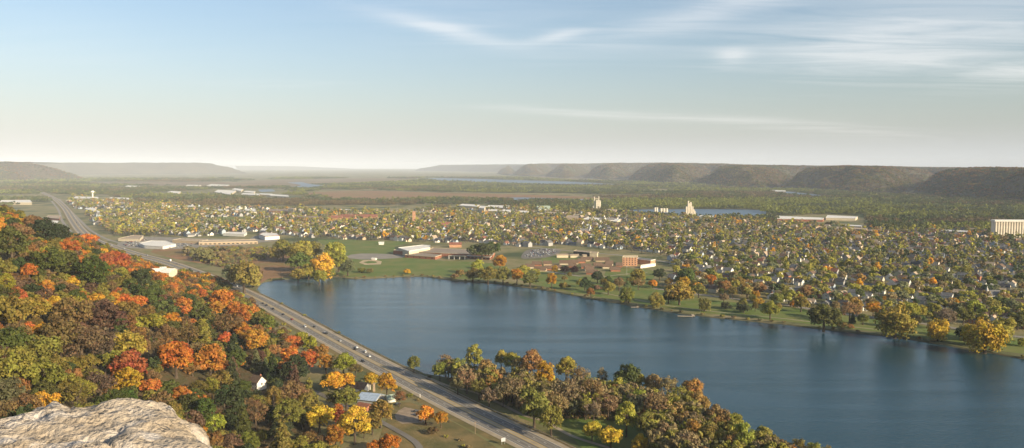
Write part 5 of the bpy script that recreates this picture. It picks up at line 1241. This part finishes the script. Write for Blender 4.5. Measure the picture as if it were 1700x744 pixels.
for i, (bw, bd, bh, bm, br_) in enumerate([(26, 15, 8, CRM, RW), (34, 16, 6, TAN, RT), (22, 18, 10, LBR, RGV), (40, 18, 6, WHT, RW), (24, 14, 9, BRK, RG)]):
    mb = MB(); mb.box(-bw / 2, bw / 2, -bd / 2, bd / 2, 0, bh, 0, False); mb.box(-bw / 2 - .3, bw / 2 + .3, -bd / 2 - .3, bd / 2 + .3, bh + .01, bh + .5, 1); mb.box(-3, 1, -2, 2, bh + .52, bh + 2, 0); prot.append(mb.mesh('block', [bm, br_]))
for j in range(len(hp_pts)):
    if math.hypot(hp_pts[j][0], hp_pts[j][1]) > 1900 and random.random() < .10: hp_ix[j] = 16 + random.randrange(5); hp_s[j] = (1, 1, 1)
scatter('town_houses', hp_pts, hp_s, hp_rot, hp_ix, prot, 'hundreds of small pale houses spread through the trees of the town', 'houses')
print('houses', len(cand))

# ---- town trees
X_, Y_ = jit_pts(TOWN, 15.2, 21)
HX = np.array([c[0] for c in cand]); HY = np.array([c[1] for c in cand])
k = in_view(X_, Y_, 0, 40)
X_, Y_ = X_[k], Y_[k]
k = ~blocked(X_, Y_) & ~near_occ(X_, Y_, .6, 5)
X_, Y_ = X_[k], Y_[k]
# distance to nearest house via a coarse hash
cell = {}
for a, b in zip(HX, HY): cell.setdefault((int(a // 20), int(b // 20)), []).append((a, b))
keep = np.ones(len(X_), bool); ux = (X_ - A0[0]) * ax[0] + (Y_ - A0[1]) * ax[1]; uy = (X_ - A0[0]) * ay[0] + (Y_ - A0[1]) * ay[1]
dens_ = smooth_noise(X_, Y_, 260, 77, 2)
for i in range(len(X_)):
    ci, cj = int(X_[i] // 20), int(Y_[i] // 20)
    for di in (-1, 0, 1):
        for dj in (-1, 0, 1):
            for a, b in cell.get((ci + di, cj + dj), ()):
                qq = math.hypot(a, b); a2, b2 = a - a / qq * 7.5, b - b / qq * 7.5
                if (a2 - X_[i]) ** 2 + (b2 - Y_[i]) ** 2 < 10.8 ** 2: keep[i] = False
    if (uy[i] - 30) % 96 < 7 or (ux[i] + 4) % 118 < 7: keep[i] = False
    if dens_[i] < -.5 and rng.random() < .45: keep[i] = False
    if rng.random() < .12: keep[i] = False
X_, Y_ = X_[keep], Y_[keep]
tcol = ['olive', 'yellow-green', 'brown', 'green', 'dark green', 'russet', 'golden', 'orange brown', 'grey-green']
tp = [merged_tree(700 + i, sh, 11, 24, .17, c, .5, PALT, 'town_') for i, (c, sh) in enumerate([(c, s) for c in tcol for s in ('round', 'tall')])]
tpn = [merged_tree(900 + i, sh, 34, 44, .09, c, .4, PALT, 'town_') for i, (c, sh) in enumerate([(c, s) for c in tcol for s in ('round', 'wide')])]
wt_ = np.array([7.5, 5.5, 3.5, 3, 1.4, .5, 1.1, .3, 5]); wt_ /= wt_.sum()
ci_ = rng.choice(len(tcol), len(X_), p=wt_); far = np.hypot(X_, Y_) > 1500
ix = ci_ * 2 + rng.integers(0, 2, len(X_)) + np.where(far, 0, 18)
s_ = rng.uniform(4.6, 9.2, len(X_))
scatter('town_trees', np.c_[X_, Y_, 0 * X_], np.c_[s_, s_, s_ * rng.uniform(.85, 1.15, len(X_))], rng.uniform(0, 6.28, len(X_)), ix, tp + tpn, 'autumn trees filling the streets and yards of the whole town', 'trees')
print('town trees', len(X_))

# ---- flood-plain woods
def clump(seed, color, n=13, R_=27):
    r = np.random.default_rng(seed); V = []; T = []; m = fol(color, PALF, 'flood_'); P = []
    t = 0
    while len(P) < n and t < 500:
        t += 1; a = r.uniform(0, 6.28); q = R_ * r.uniform(0, 1) ** .5; p = (q * math.cos(a), q * math.sin(a))
        if all(math.hypot(p[0] - o[0], p[1] - o[1]) > 8 for o in P): P.append(p)
    for p in P:
        cm, H, C = crown_mesh('c', int(r.integers(1e6)), nb=6, per=16, leaf=.25, shape='tall' if r.random() < .35 else 'round', mat=m)
        nv = len(cm.vertices); co = np.empty(nv * 3, np.float32); cm.vertices.foreach_get('co', co); co = co.reshape(-1, 3); s = r.uniform(5, 8)
        co = co * np.array([s, s, s * r.uniform(.85, 1.2)]) + np.array([p[0], p[1], .22 * s]); ti = np.empty(nv * 3, np.float32); cm.attributes['tint'].data.foreach_get('vector', ti); ti = ti.reshape(-1, 3)
        off = r.normal(size=2) * .16; ti[:, 0] = np.clip(ti[:, 0] + off[0], 0, 1); ti[:, 1] = np.clip(ti[:, 1] + off[1], 0, 1)
        V.append(co); T.append(ti); bpy.data.meshes.remove(cm)
    V = np.concatenate(V); return mesh_np('clump', V, np.arange(len(V)).reshape(-1, 4), m, tint=np.concatenate(T))
fcol = ['yellow-green', 'olive', 'grey-green', 'green', 'brown']
cl = [clump(40 + i * 7 + j, c) for i, c in enumerate(fcol) for j in range(2)]
FP = [G(*p) for p in [(-60, 352), (120, 330), (250, 342), (420, 348), (560, 353), (700, 353), (860, 349), (1000, 357), (1230, 367), (1290, 372), (1440, 383), (1620, 384), (1640, 393), (1780, 396), (1900, 345), (1700, 331), (1560, 326), (1430, 322), (1320, 314), (1190, 304), (1065, 298), (820, 288), (420, 287), (160, 297), (-60, 305)]]
X_, Y_ = jit_pts(FP, 40, 33); dd = np.hypot(X_, Y_); k = in_view(X_, Y_, 0, 40) & (dd < 11500); 
k &= (dd < 8000) | (rng.random(len(X_)) < .5)
def water_zone(x, y):
    o = np.zeros(len(x), bool)
    for ob in COL.objects:
        n_ = ob.name.split('.')[0]
        if n_ in ('river_water', 'far_meadow'):
            P = [(v.co.x, v.co.y) for v in ob.data.vertices]; o |= inside(P, x, y)
    return o
X_, Y_ = X_[k], Y_[k]; k = ~water_zone(X_, Y_) & ~blocked(X_, Y_)
pxx = 850 + FPX * X_ / Y_; nz_ = smooth_noise(X_ * .45, Y_, 420, 91, 3)
k &= nz_ > np.interp(pxx, [0, 500, 900, 1200], [-.15, -.1, -.38, -.62])
k &= ~(((pxx > 1280) & (pxx < 1450) & (FPX * CAMZ / Y_ + 275 > 357) & (FPX * CAMZ / Y_ + 275 < 380)))
X_, Y_, pxx = X_[k], Y_[k], pxx[k]; n2 = smooth_noise(X_ * .5, Y_, 350, 95, 3) + rng.normal(size=len(X_)) * .25
ix = np.where(n2 < -.45, 4, np.where(n2 < -.15, 3, np.where(n2 < .1, 1, np.where(n2 < .3, 2, 0)))) * 2 + rng.integers(0, 2, len(X_))
s_ = np.where(np.hypot(X_, Y_) > 8000, 1.35, 1.0) * rng.uniform(.85, 1.2, len(X_))
scatter('floodplain_woods', np.c_[X_, Y_, 0 * X_], np.c_[s_, s_, s_ * rng.uniform(.8, 1.1, len(X_))], rng.uniform(0, 6.28, len(X_)), ix, cl, 'yellow-green flood-plain woods reaching from the town to the far bluffs', 'woods')
print('clumps', len(X_))

# ---- woods on the bluffs
bcol = ['olive', 'brown', 'purple-brown', 'green', 'russet', 'grey-green', 'dark green']
bp_ = [merged_tree(1200 + i, 'round', 7, 16, .24, c, .2, PALH, 'hill_') for i, c in enumerate(bcol)]
for ri, (per, smin, smax, nm, lb) in {0: (6, 6, 14, 'bluff_woods', 'brown and olive autumn woods covering the long river bluffs on the right'), 2: (2, 8, 13, 'bluff_woods', 'dark woods covering the low bluff at the far left horizon')}.items():
    X0, Y0, Z0, v, f = RID[ri]
    c4 = v[f]; cn = c4.mean(axis=1); k = in_view(cn[:, 0], cn[:, 1], cn[:, 2], 30) & (c4[:, :, 2].min(axis=1) > 0) & (np.linalg.norm(c4[:, 0] - c4[:, 2], axis=1) < 160)
    c4 = c4[k]; P = []
    for _ in range(per):
        a = rng.random(len(c4))[:, None]; b = rng.random(len(c4))[:, None]
        P.append((c4[:, 0] * (1 - a) + c4[:, 1] * a) * (1 - b) + (c4[:, 3] * (1 - a) + c4[:, 2] * a) * b)
    P = np.concatenate(P); P[:, 2] -= 2
    n_ = smooth_noise(P[:, 0], P[:, 1], 300, 13, 3) + rng.normal(size=len(P)) * .3
    ix = np.digitize(n_, [-.55, -.25, 0, .2, .45, .7]); ix = np.array([3, 0, 1, 2, 4, 5, 6])[ix]
    s_ = rng.uniform(smin, smax, len(P)); scatter(nm, P, np.c_[s_, s_, s_ * .75], rng.uniform(0, 6.28, len(P)), ix, bp_, lb, 'woods'); print('bluff', len(P))

# ------------------------------------------------------------------ cars
CP = {n: pmat('car_' + n, c, .35, spec=.5) for n, c in dict(white=(.75, .75, .73), silver=(.42, .43, .44), black=(.02, .02, .022), red=(.30, .03, .025), blue=(.05, .09, .2), tan=(.40, .33, .24), green=(.05, .10, .07)).items()}
TYRE = pmat('tyre', (.02, .02, .02), .9)
def car_body(van=False):
    prof = [(-2.25, .35), (-2.25, .85), (-1.9, .98), (-1.35, 1.02), (1.0, 1.0), (2.1, .82), (2.3, .6), (2.3, .35)]
    b = MB()
    for s, y0, y1 in ((0, -.88, .88),):
        L_ = [(x, y0, z) for x, z in prof]; Rr = [(x, y1, z) for x, z in prof]
        b.face(L_); b.face(Rr[::-1])
        for i in range(len(prof)): j = (i + 1) % len(prof); b.face([L_[j], L_[i], Rr[i], Rr[j]])
    cab = [(-1.9, .98), (-1.45, 1.42), (.1, 1.46), (.95, 1.0)] if not van else [(-2.15, .98), (-2.1, 1.75), (.7, 1.8), (1.4, 1.0)]
    g_ = MB(); L_ = [(x, -.80 + (.13 if z > 1.2 else 0), z) for x, z in cab]; Rr = [(x, .80 - (.13 if z > 1.2 else 0), z) for x, z in cab]
    g_.face(L_); g_.face(Rr[::-1])
    for i in range(3): g_.face([L_[i + 1], L_[i], Rr[i], Rr[i + 1]])
    rf = MB(); rf.box(cab[1][0], cab[2][0], -.68, .68, cab[1][1] + .01, cab[2][1] + .05)
    return b, g_, rf
WHL = MB(); WHL.tube((0, -.12, 0), (0, .12, 0), .33, .33, 12); WHLM = WHL.mesh('wheel', TYRE)
carM = {}
for vn in (False, True):
    b, g_, rf = car_body(vn)
    for c, m_ in CP.items(): carM[(vn, c)] = (b.mesh('body', m_), g_.mesh('windows', GLS), rf.mesh('roof_panel', m_))
def one_mesh(vn, c):
    b, g_, rf = car_body(vn); m_ = MB()
    for q, mi in ((b, 0), (g_, 1), (rf, 0)):
        n = len(m_.v); m_.v += q.v; m_.f += [tuple(i + n for i in f) for f in q.f]; m_.m += [mi] * len(q.f)
    for sx in (-1.4, 1.4):
        for sy in (-.8, .8): m_.tube((sx, sy - .1, .33), (sx, sy + .1, .33), .33, .33, 8, 2)
    return m_.mesh('parked_car', [CP[c], GLS, TYRE])
CARS = []
def car(x, y, rz, c, vn=False, z=.3, sc=1.0, region='highway', label=None):
    root = empty('car', (x, y, z), rz, (sc, sc, sc)); B_, Gm, Rm = carM[(vn, c)]
    add('body', B_, root); add('glasshouse', Gm, root); add('roof', Rm, root)
    for sx in (-1.4, 1.4):
        for sy in (-.82, .82): add('wheel', WHLM, root, (sx, sy, .33))
    CARS.append(dict(o=root, x=x, y=y, c=c, van=vn, region=region, label=label))
HA = np.array(HW)
def road_snap(px, py):
    x, y = G(px, py); i = int(np.argmin(np.hypot(HA[:, 0] - x, HA[:, 1] - y))); i = min(max(i, 1), len(HA) - 2)
    t = HA[i + 1] - HA[i - 1]; t /= np.linalg.norm(t); n_ = np.array([t[1], -t[0]]); off = (np.array([x, y]) - HA[i]) @ n_
    lanes = [-8.2, -4.4, 3.8, 7.4]; o = min(lanes, key=lambda q: abs(q * SGN - off)) * SGN; al = (np.array([x, y]) - HA[i]) @ t
    p = HA[i] + n_ * o + t * al; return p[0], p[1], math.atan2(t[1], t[0]) + (math.pi if o * SGN > 0 else 0)
hc = [(404,486.5,'white'),(436.5,504.7,'black'),(443,508,'black'),(452.7,513.3,'white'),(459,513.5,'black'),(471,523,'black'),(487,531,'red'),(511,543,'white'),(519.5,544,'black'),(533.4,554,'silver'),(541,555,'black'),(566.7,566.8,'silver'),(591.5,578,'white'),(588,581,'black'),(605.5,585.5,'white'),(612,593,'white'),(604.3,601,'black'),
      (377,482,'silver'),(397,475.5,'white'),(305,437.5,'tan'),(330,452,'black'),(252,424,'silver'),(210,413,'white'),(183,408,'white'),(150,396,'silver'),(141,388,'red'),(130,376,'white'),(126,370,'black'),(119,360,'silver'),(124,364,'white'),(113,352,'white')]
for px, py, c in hc:
    x, y, a = road_snap(px, py); car(x, y, a, c, random.random() < .35, sc=1.06)
x, y, a = road_snap(293, 433.5)
tk = empty('box_truck', (x, y, .3), a); tag(tk, 'white box truck driving on the highway past the white-roofed lodge', 'truck')
b = MB(); b.box(-4.5, 1.6, -1.25, 1.25, .9, 3.9); b.obj('cargo_box', CP['white'], tk)
b = MB(); b.box(1.7, 3.7, -1.1, 1.1, .6, 2.6); b.obj('cab', CP['white'], tk); b = MB(); b.box(3.1, 3.74, -.95, .95, 1.7, 2.45); b.obj('windscreen', GLS, tk)
for sx in (-3.2, 2.7):
    for sy in (-1, 1): add('wheel', WHLM, tk, (sx, sy, .4)).scale = (1.3, 1.3, 1.3)
# yard cars
for px, py, c, lb in ((692, 684, 'black', 'dark car parked in the gravel yard behind the silver one'), (690, 690, 'silver', 'silver car parked in the gravel yard beside the golden tree'), (660, 672, 'black', 'dark car parked right of the small white shed')):
    x, y = G(px, py); car(x, y, random.uniform(0, 3), c, False, .12, 1.05, 'yard', lb)
omesh = {(vn, c): one_mesh(vn, c) for vn in (False, True) for c in CP}
def lot(pxs, n, dx, dy, ang_, region):
    P = [G(*p) for p in pxs]; u = np.array([math.cos(ang_), math.sin(ang_)]); v_ = np.array([-u[1], u[0]]); c0 = np.array([sum(p[0] for p in P) / len(P), sum(p[1] for p in P) / len(P)])
    S = []
    for i in range(-40, 41):
        for j in range(-14, 15):
            q = c0 + u * i * dx + v_ * (j * dy + (2.6 if j % 2 else -2.6))
            if inside(P, q[0], q[1]) and seg_dist(P, np.array([q[0]]), np.array([q[1]]))[0] > 3: S.append(q)
    random.shuffle(S)
    for q in S[:n]:
        c = random.choices(list(CP), [5, 4, 4, 2, 2.5, 2, 1])[0]; vn = random.random() < .4
        o = add('car', omesh[(vn, c)], None, (q[0], q[1], .12), ang_ + math.pi / 2 + random.choice([0, math.pi]) + random.uniform(-.04, .04)); CARS.append(dict(o=o, x=q[0], y=q[1], c=c, van=vn, region=region, label=None))
lot([(868, 425), (882, 415), (924, 414), (927, 419), (904, 427), (872, 429)], 105, 2.9, 9.5, .1, 'school car park')
lot([(200, 409), (206, 402), (238, 396), (248, 398), (232, 401), (230, 405), (238, 410), (275, 412), (285, 408), (296, 405), (330, 403), (330, 408), (270, 414)], 75, 3.0, 10, .9, 'store car lot')

# ------------------------------------------------------------------ small things
def signlike(px, py, label):
    x, y = G(px, py); o = empty('road_sign', (x, y, 0), R(28)); tag(o, label, 'road sign')
    for sx in (-1.0, 1.0): b = MB(); b.box(-.07, .07, -.07, .07, 0, 4.0); b.obj('post', pmat('galvanised', (.4, .39, .36), .6), o, (sx, 0, 0))
    b = MB(); b.box(-1.5, 1.5, -.13, -.08, 1.9, 4.3); b.obj('panel', CP['silver'], o)
signlike(835.5, 738, 'pale rectangular road sign on two posts at the near highway edge')
x, y = G(697.5, 660); b = MB(); b.box(-.22, .22, -.18, .18, 0, 2.6); b.box(-.3, .3, -.26, .26, 2.61, 2.75); o = b.obj('marker_post', WHT, None, (x, y, 0)); tag(o, 'short white marker post on the near verge of the highway', 'post')
x, y = G(789, 721); o = empty('utility_pole', (x, y, 0), R(30)); tag(o, 'wooden utility pole on the grass beside the near highway edge', 'utility pole')
b = MB(); b.tube((0, 0, 0), (0, 0, 8.4), .16, .11, 8); b.obj('pole', pmat('pole_wood', (.30, .22, .14), .9), o); b = MB(); b.box(-.9, .9, -.06, .06, 7.7, 7.9); b.obj('crossarm', pmat('pole_wood', (.30, .22, .14)), o)
gl = [p for p in HW if 350 < p[1] < 1090 and p[0] < 120]; gn = normals(gl); gr_ = empty('guard_rail', (gl[0][0], gl[0][1], 0)); tag(gr_, 'low metal guard rail between the highway shoulder and the lake', 'guard rail')
gv_ = []; gf_ = []
for i, ((x, y), (a, b)) in enumerate(zip(gl, gn)):
    for o_, zz in ((15.2, .55), (15.2, .9), (15.32, .9), (15.32, .55)): gv_.append((x + a * o_ * SGN - gl[0][0], y + b * o_ * SGN - gl[0][1], zz))
for i in range(len(gl) - 1):
    for q in range(4): gf_.append((4 * i + q, 4 * i + (q + 1) % 4, 4 * i + 4 + (q + 1) % 4, 4 * i + 4 + q))
add('rail', mesh_np('rail', gv_, gf_, pmat('galvanised', (.4, .39, .36), .6)), gr_)
b = MB(); b.box(-.1, .1, -.1, .1, 0, .85); pm_ = b.mesh('rail_post', pmat('pole_wood', (.30, .22, .14)))
for i in range(0, len(gl)): add('post', pm_, gr_, (gl[i][0] + gn[i][0] * 15.45 * SGN - gl[0][0], gl[i][1] + gn[i][1] * 15.45 * SGN - gl[0][1], 0))
DK = pmat('dock_wood', (.46, .38, .27), .9, (.36, .29, .2), scale=.6)
def dock(px, py, segs, label, rz):
    x, y = G(px, py, -1); o = empty('dock', (x, y, -1.1), rz); tag(o, label, 'dock')
    for (x0, x1, y0, y1) in segs: b = MB(); b.box(x0, x1, y0, y1, .75, .95); b.obj('deck', DK, o)
    for (x0, x1, y0, y1) in segs[:2]:
        for xx in (x0 + .3, x1 - .3):
            for yy in (y0 + .3, y1 - .3): b = MB(); b.tube((xx, yy, -1.4), (xx, yy, 1.5), .12, .12, 8); b.obj('piling', DK, o)
dock(1138, 526, [(-9, 8, -2.2, 2.0), (8.02, 11, 0, 14)], 'long wooden fishing dock angled out from the park shore', -.1)
dock(1053, 511, [(-4, 4, -1.4, 1.4), (4.02, 6, -.8, 7)], 'small wooden dock at the shore left of the long fishing dock', .1)
def lamp(px, py, hpx, label):
    x, y = G(px, py); k = math.hypot(y, CAMZ) / FPX; h = hpx * k; o = empty('light_pole', (x, y, 0)); tag(o, label, 'light pole')
    gm = pmat('galvanised', (.4, .39, .36), .6); b = MB(); b.tube((0, 0, 0), (0, 0, h), .22, .12, 8); b.obj('pole', gm, o); b = MB(); b.box(-1.1, 1.1, -.25, .25, h + .01, h + .5); b.obj('lamp_head', CP['silver'], o)
lamp(921.5, 422, 14, 'tall light pole at the right end of the crowded car park'); lamp(1040.5, 456, 13, 'light pole on the lawn below the four-storey brick block'); lamp(1067, 455, 14, 'light pole on the lawn in front of the white annex')
lamp(660, 347, 9, 'thin far light mast left of the slender brick tower')

# ------------------------------------------------------------------ rock ledge under the camera
rk_px = [(-60, 700), (0, 686), (20, 672), (48, 657), (70, 651), (100, 646.5), (122, 651), (138, 657), (150, 661), (170, 659), (200, 658), (225, 655), (240, 658), (256, 656), (270, 654), (285, 658), (296, 667), (306, 678), (322, 686), (336, 690), (344, 704), (362, 715), (378, 726), (388, 740), (396, 760)]
RZ = CAMZ - 1.31
def ray_z(px, py, z): return G(px, py, z)
edge = [ray_z(px, py, RZ + .02 * math.sin(px * .05)) for px, py in rk_px]
poly = edge + [(-0.95, 1.5), (-0.9, -2.2), (-5.9, -2.2), (-6, 3.4)]
gxr = np.arange(-6.2, -.6, .022); gyr = np.arange(-2.6, 5.4, .022)
XR, YR = np.meshgrid(gxr, gyr)
dR = np.where(inside(poly, XR, YR), 1, -1) * seg_dist(poly, XR, YR)
dR = dR + .035 * smooth_noise(XR, YR, .22, 4, 3)
# bedded limestone: lumps, a rounded lip, shallow ledges that step with the beds
bed = smooth_noise(XR * .55 + YR * .75, YR * .7 - XR * .35, .55, 61, 4)
lump = .035 * smooth_noise(XR, YR, .7, 62, 2) + .020 * smooth_noise(XR * 1.0 + YR * .3, YR * 1.4 - XR * .4, .17, 63, 4) + .016 * smooth_noise(XR * 1.2, YR * 1.6, .06, 64, 3)
step_ = np.floor((bed + 1.5) * 4.0) / 4.0; fr_ = (bed + 1.5) * 4.0 - np.floor((bed + 1.5) * 4.0)
led = .035 * (step_ + np.clip((fr_ - .82) / .18, 0, 1) / 4.0)
zr = RZ - .02 + lump + led - .05
lip = np.clip(dR / .22, 0, 1)
zr = zr - .10 * (1 - lip) ** 2
pit = smooth_noise(XR * 1.1 + YR * .5, YR * 2.4 - XR, .16, 65, 3); zr -= .035 * np.clip(pit - .45, 0, 1)
for sc_, sd_, dp in ((.55, 81, .035), (.24, 82, .016)):
    zr -= dp * np.exp(-(smooth_noise(XR + .3 * YR, YR * 1.3, sc_, sd_, 3) / .045) ** 2)
out_ = dR < 0
zr = np.where(out_, zr - np.minimum(2.6, (-dR) * 9 + .06), zr)
rvv = np.c_[XR.ravel(), YR.ravel(), zr.ravel()]; nxr = len(gxr); ii = np.arange(len(gyr) - 1)[:, None] * nxr + np.arange(nxr - 1)[None, :]
rff = np.stack([ii, ii + 1, ii + nxr + 1, ii + nxr], -1).reshape(-1, 4); keepf = (dR.ravel()[rff] > -.3).any(axis=1); rff = rff[keepf]
def rock_mat():
    m = pmat('limestone', (.45, .375, .285), .92, (.33, .265, .19), scale=3.2, detail=12, bump=.03, bscale=38, lo=.40, hi=.60, col3=(.55, .49, .42), s3=5)
    return m
ro = add('rock_ledge', mesh_np('rock_ledge', rvv, rff, rock_mat(), smooth=False)); tag(ro, 'weathered tan limestone ledge at the overlook in the bottom left corner', 'rock')

# ------------------------------------------------------------------ labels that single each thing out
LM = {'hillside': [((190, 432), 'the two deep red trees'), ((32, 490), 'the pair of red trees at far left'), ((82, 548), 'the golden and red-orange trees at left'), ((178, 542), 'the broad purple-brown oak'), ((215, 585), 'the pale yellow-green tree'), ((318, 608), 'the two big orange maples'), ((200, 680), 'the rock ledge'), ((262, 448), 'the white-roofed lodge'), ((380, 510), 'the orange trees by the highway'), ((326, 522), 'the wide green tree'), ((130, 400), 'the highway bend'), ((118, 510), 'the wide yellow-green tree'), ((225, 502), 'the twin orange trees mid-slope'), ((60, 620), 'the left bottom corner woods')],
 'valley': [((428, 630), 'the steep-gabled cream house'), ((490, 624), 'the big dark green pine'), ((561, 636), 'the golden spreading tree'), ((606, 662), 'the blue-roofed building'), ((651, 663), 'the small white shed'), ((589, 716), 'the big golden-yellow tree at the bottom edge'), ((690, 688), 'the cars in the gravel yard'), ((500, 590), 'the red-orange trees beside the highway'), ((375, 700), 'the right edge of the rock')],
 'woods': [((687, 601), 'the lone tree at the lake edge'), ((787, 590), 'the tall yellow-green tree'), ((1015, 718), 'the three yellow trees'), ((1042, 622), 'the tall dark green tree'), ((887, 670), 'the olive trees leaning over the path'), ((1280, 735), 'the lower right tip of the woods'), ((1150, 650), 'the shoreline bulge'), ((980, 647), 'the russet clump in the middle'), ((1120, 690), 'the inner brown trees')],
 'park': [((405, 451), 'the big olive marsh tree'), ((535, 436), 'the yellow drooping tree'), ((735, 420), 'the lakeside school'), ((830, 431), 'the golden tree at the school'), ((905, 420), 'the crowded car park'), ((945, 446), 'the two dark purple trees'), ((1045, 435), 'the four-storey brick block'), ((1053, 509), 'the small dock'), ((1140, 523), 'the long fishing dock'), ((1368, 519), 'the big dark green shore tree'), ((1487, 524), 'the huge yellow-green willow'), ((1640, 549), 'the largest golden willow'), ((1650, 490), 'the white church'), ((1280, 509), 'the bright yellow-green shore tree'), ((580, 440), 'the lake corner')],
 'town': [((1650, 490), 'the white church'), ((1368, 519), 'the dark green shore tree'), ((1487, 524), 'the huge willow'), ((1280, 500), 'the bright shore tree'), ((1203, 472), 'the orange park tree'), ((1128, 470), 'the golden-topped tree'), ((1045, 435), 'the tall brick block'), ((1675, 440), 'the right edge of town'), ((1557, 470), 'the yellow willow'), ((1400, 450), 'mid neighbourhood')]}
NTH = pl_
def place_phrase(px, py, region):
    (lx0, ly0), nm = min(LM[region], key=lambda q: math.hypot((q[0][0] - px) * 1.0, (q[0][1] - py) * 1.6))
    dx, dy = px - lx0, (py - ly0) * 1.3
    if abs(dx) < 9 and abs(dy) < 9: w_ = 'right beside'
    elif abs(dx) > abs(dy): w_ = 'right of' if dx > 0 else 'left of'
    else: w_ = 'behind' if dy < 0 else 'in front of'
    return w_ + ' ' + nm
def finish(records, base_of, region_of, grp_of, cat_of):
    bk_ = {}
    for r in records:
        o = r['o']; o['category'] = cat_of(r); g_ = grp_of(r)
        if g_: o['group'] = g_
        if r.get('label'): o['label'] = r['label']; continue
        px, py = PX(r['x'], r['y'], r.get('z', 0) + r.get('h', 3) * .6); r['px'] = px; r['py'] = py
        bk_.setdefault((base_of(r), place_phrase(px, py, region_of(r))), []).append(r)
    for (b_, ph), L_ in bk_.items():
        L_.sort(key=lambda r: r['px'])
        for i, r in enumerate(L_):
            if len(L_) == 1: r['o']['label'] = '%s %s' % (b_, ph)
            elif len(L_) == 2: r['o']['label'] = '%s %s, %s one' % (b_, ph, ('left', 'right')[i])
            elif i < 20: r['o']['label'] = '%s %s, %s from left' % (b_, ph, NTH[i])
            else: r['o']['label'] = '%s %s' % (b_, ph)
def tbase(t):
    return (('%s ' % size_word(t)) if size_word(t) else '') + t['color'] + ' ' + SAYK[t['shape']]
GR = {'hillside': 'trees in the hillside woods', 'valley': 'trees around the houses below the bluff', 'woods': 'trees in the woods between highway and lake', 'park': 'trees along the lake shore and park'}
CATN = {'cone': 'conifer', 'shrub': 'shrub', 'weep': 'willow'}
finish(TREES, tbase, lambda t: t['region'], lambda t: GR[t['region']], lambda t: CATN.get(t['shape'], 'tree'))
finish(HOUSES, lambda r: ('small ' if r['h'] < 4 else '') + r['wall'] + ' house with ' + r['roof'] + ' roof', lambda r: 'town', lambda r: 'houses of the lakeside neighbourhood' if r['region'] == 'town' else None, lambda r: 'house')
LM['highway'] = [((600, 590), 'the three white cars'), ((530, 550), 'mid lakeside highway'), ((460, 515), 'the near end of the marsh'), ((400, 480), 'the big olive marsh tree'), ((262, 430), 'the white-roofed lodge'), ((140, 385), 'the highway bend')]
LM['yard'] = LM['highway']
LM['school car park'] = [((872, 424), 'the left of the school car park'), ((905, 418), 'the middle of the school car park'), ((925, 416), 'the school car park light pole')]
LM['store car lot'] = [((210, 403), 'the tan-roofed store'), ((262, 412), 'the white-roofed store front'), ((320, 405), 'the long strip mall')]
finish(CARS, lambda r: r['c'] + (' van' if r['van'] else ' car'), lambda r: r['region'], lambda r: {'highway': 'cars on the highway', 'yard': None, 'school car park': 'cars in the school car park', 'store car lot': 'cars parked around the stores'}[r['region']], lambda r: 'van' if r['van'] else 'car')
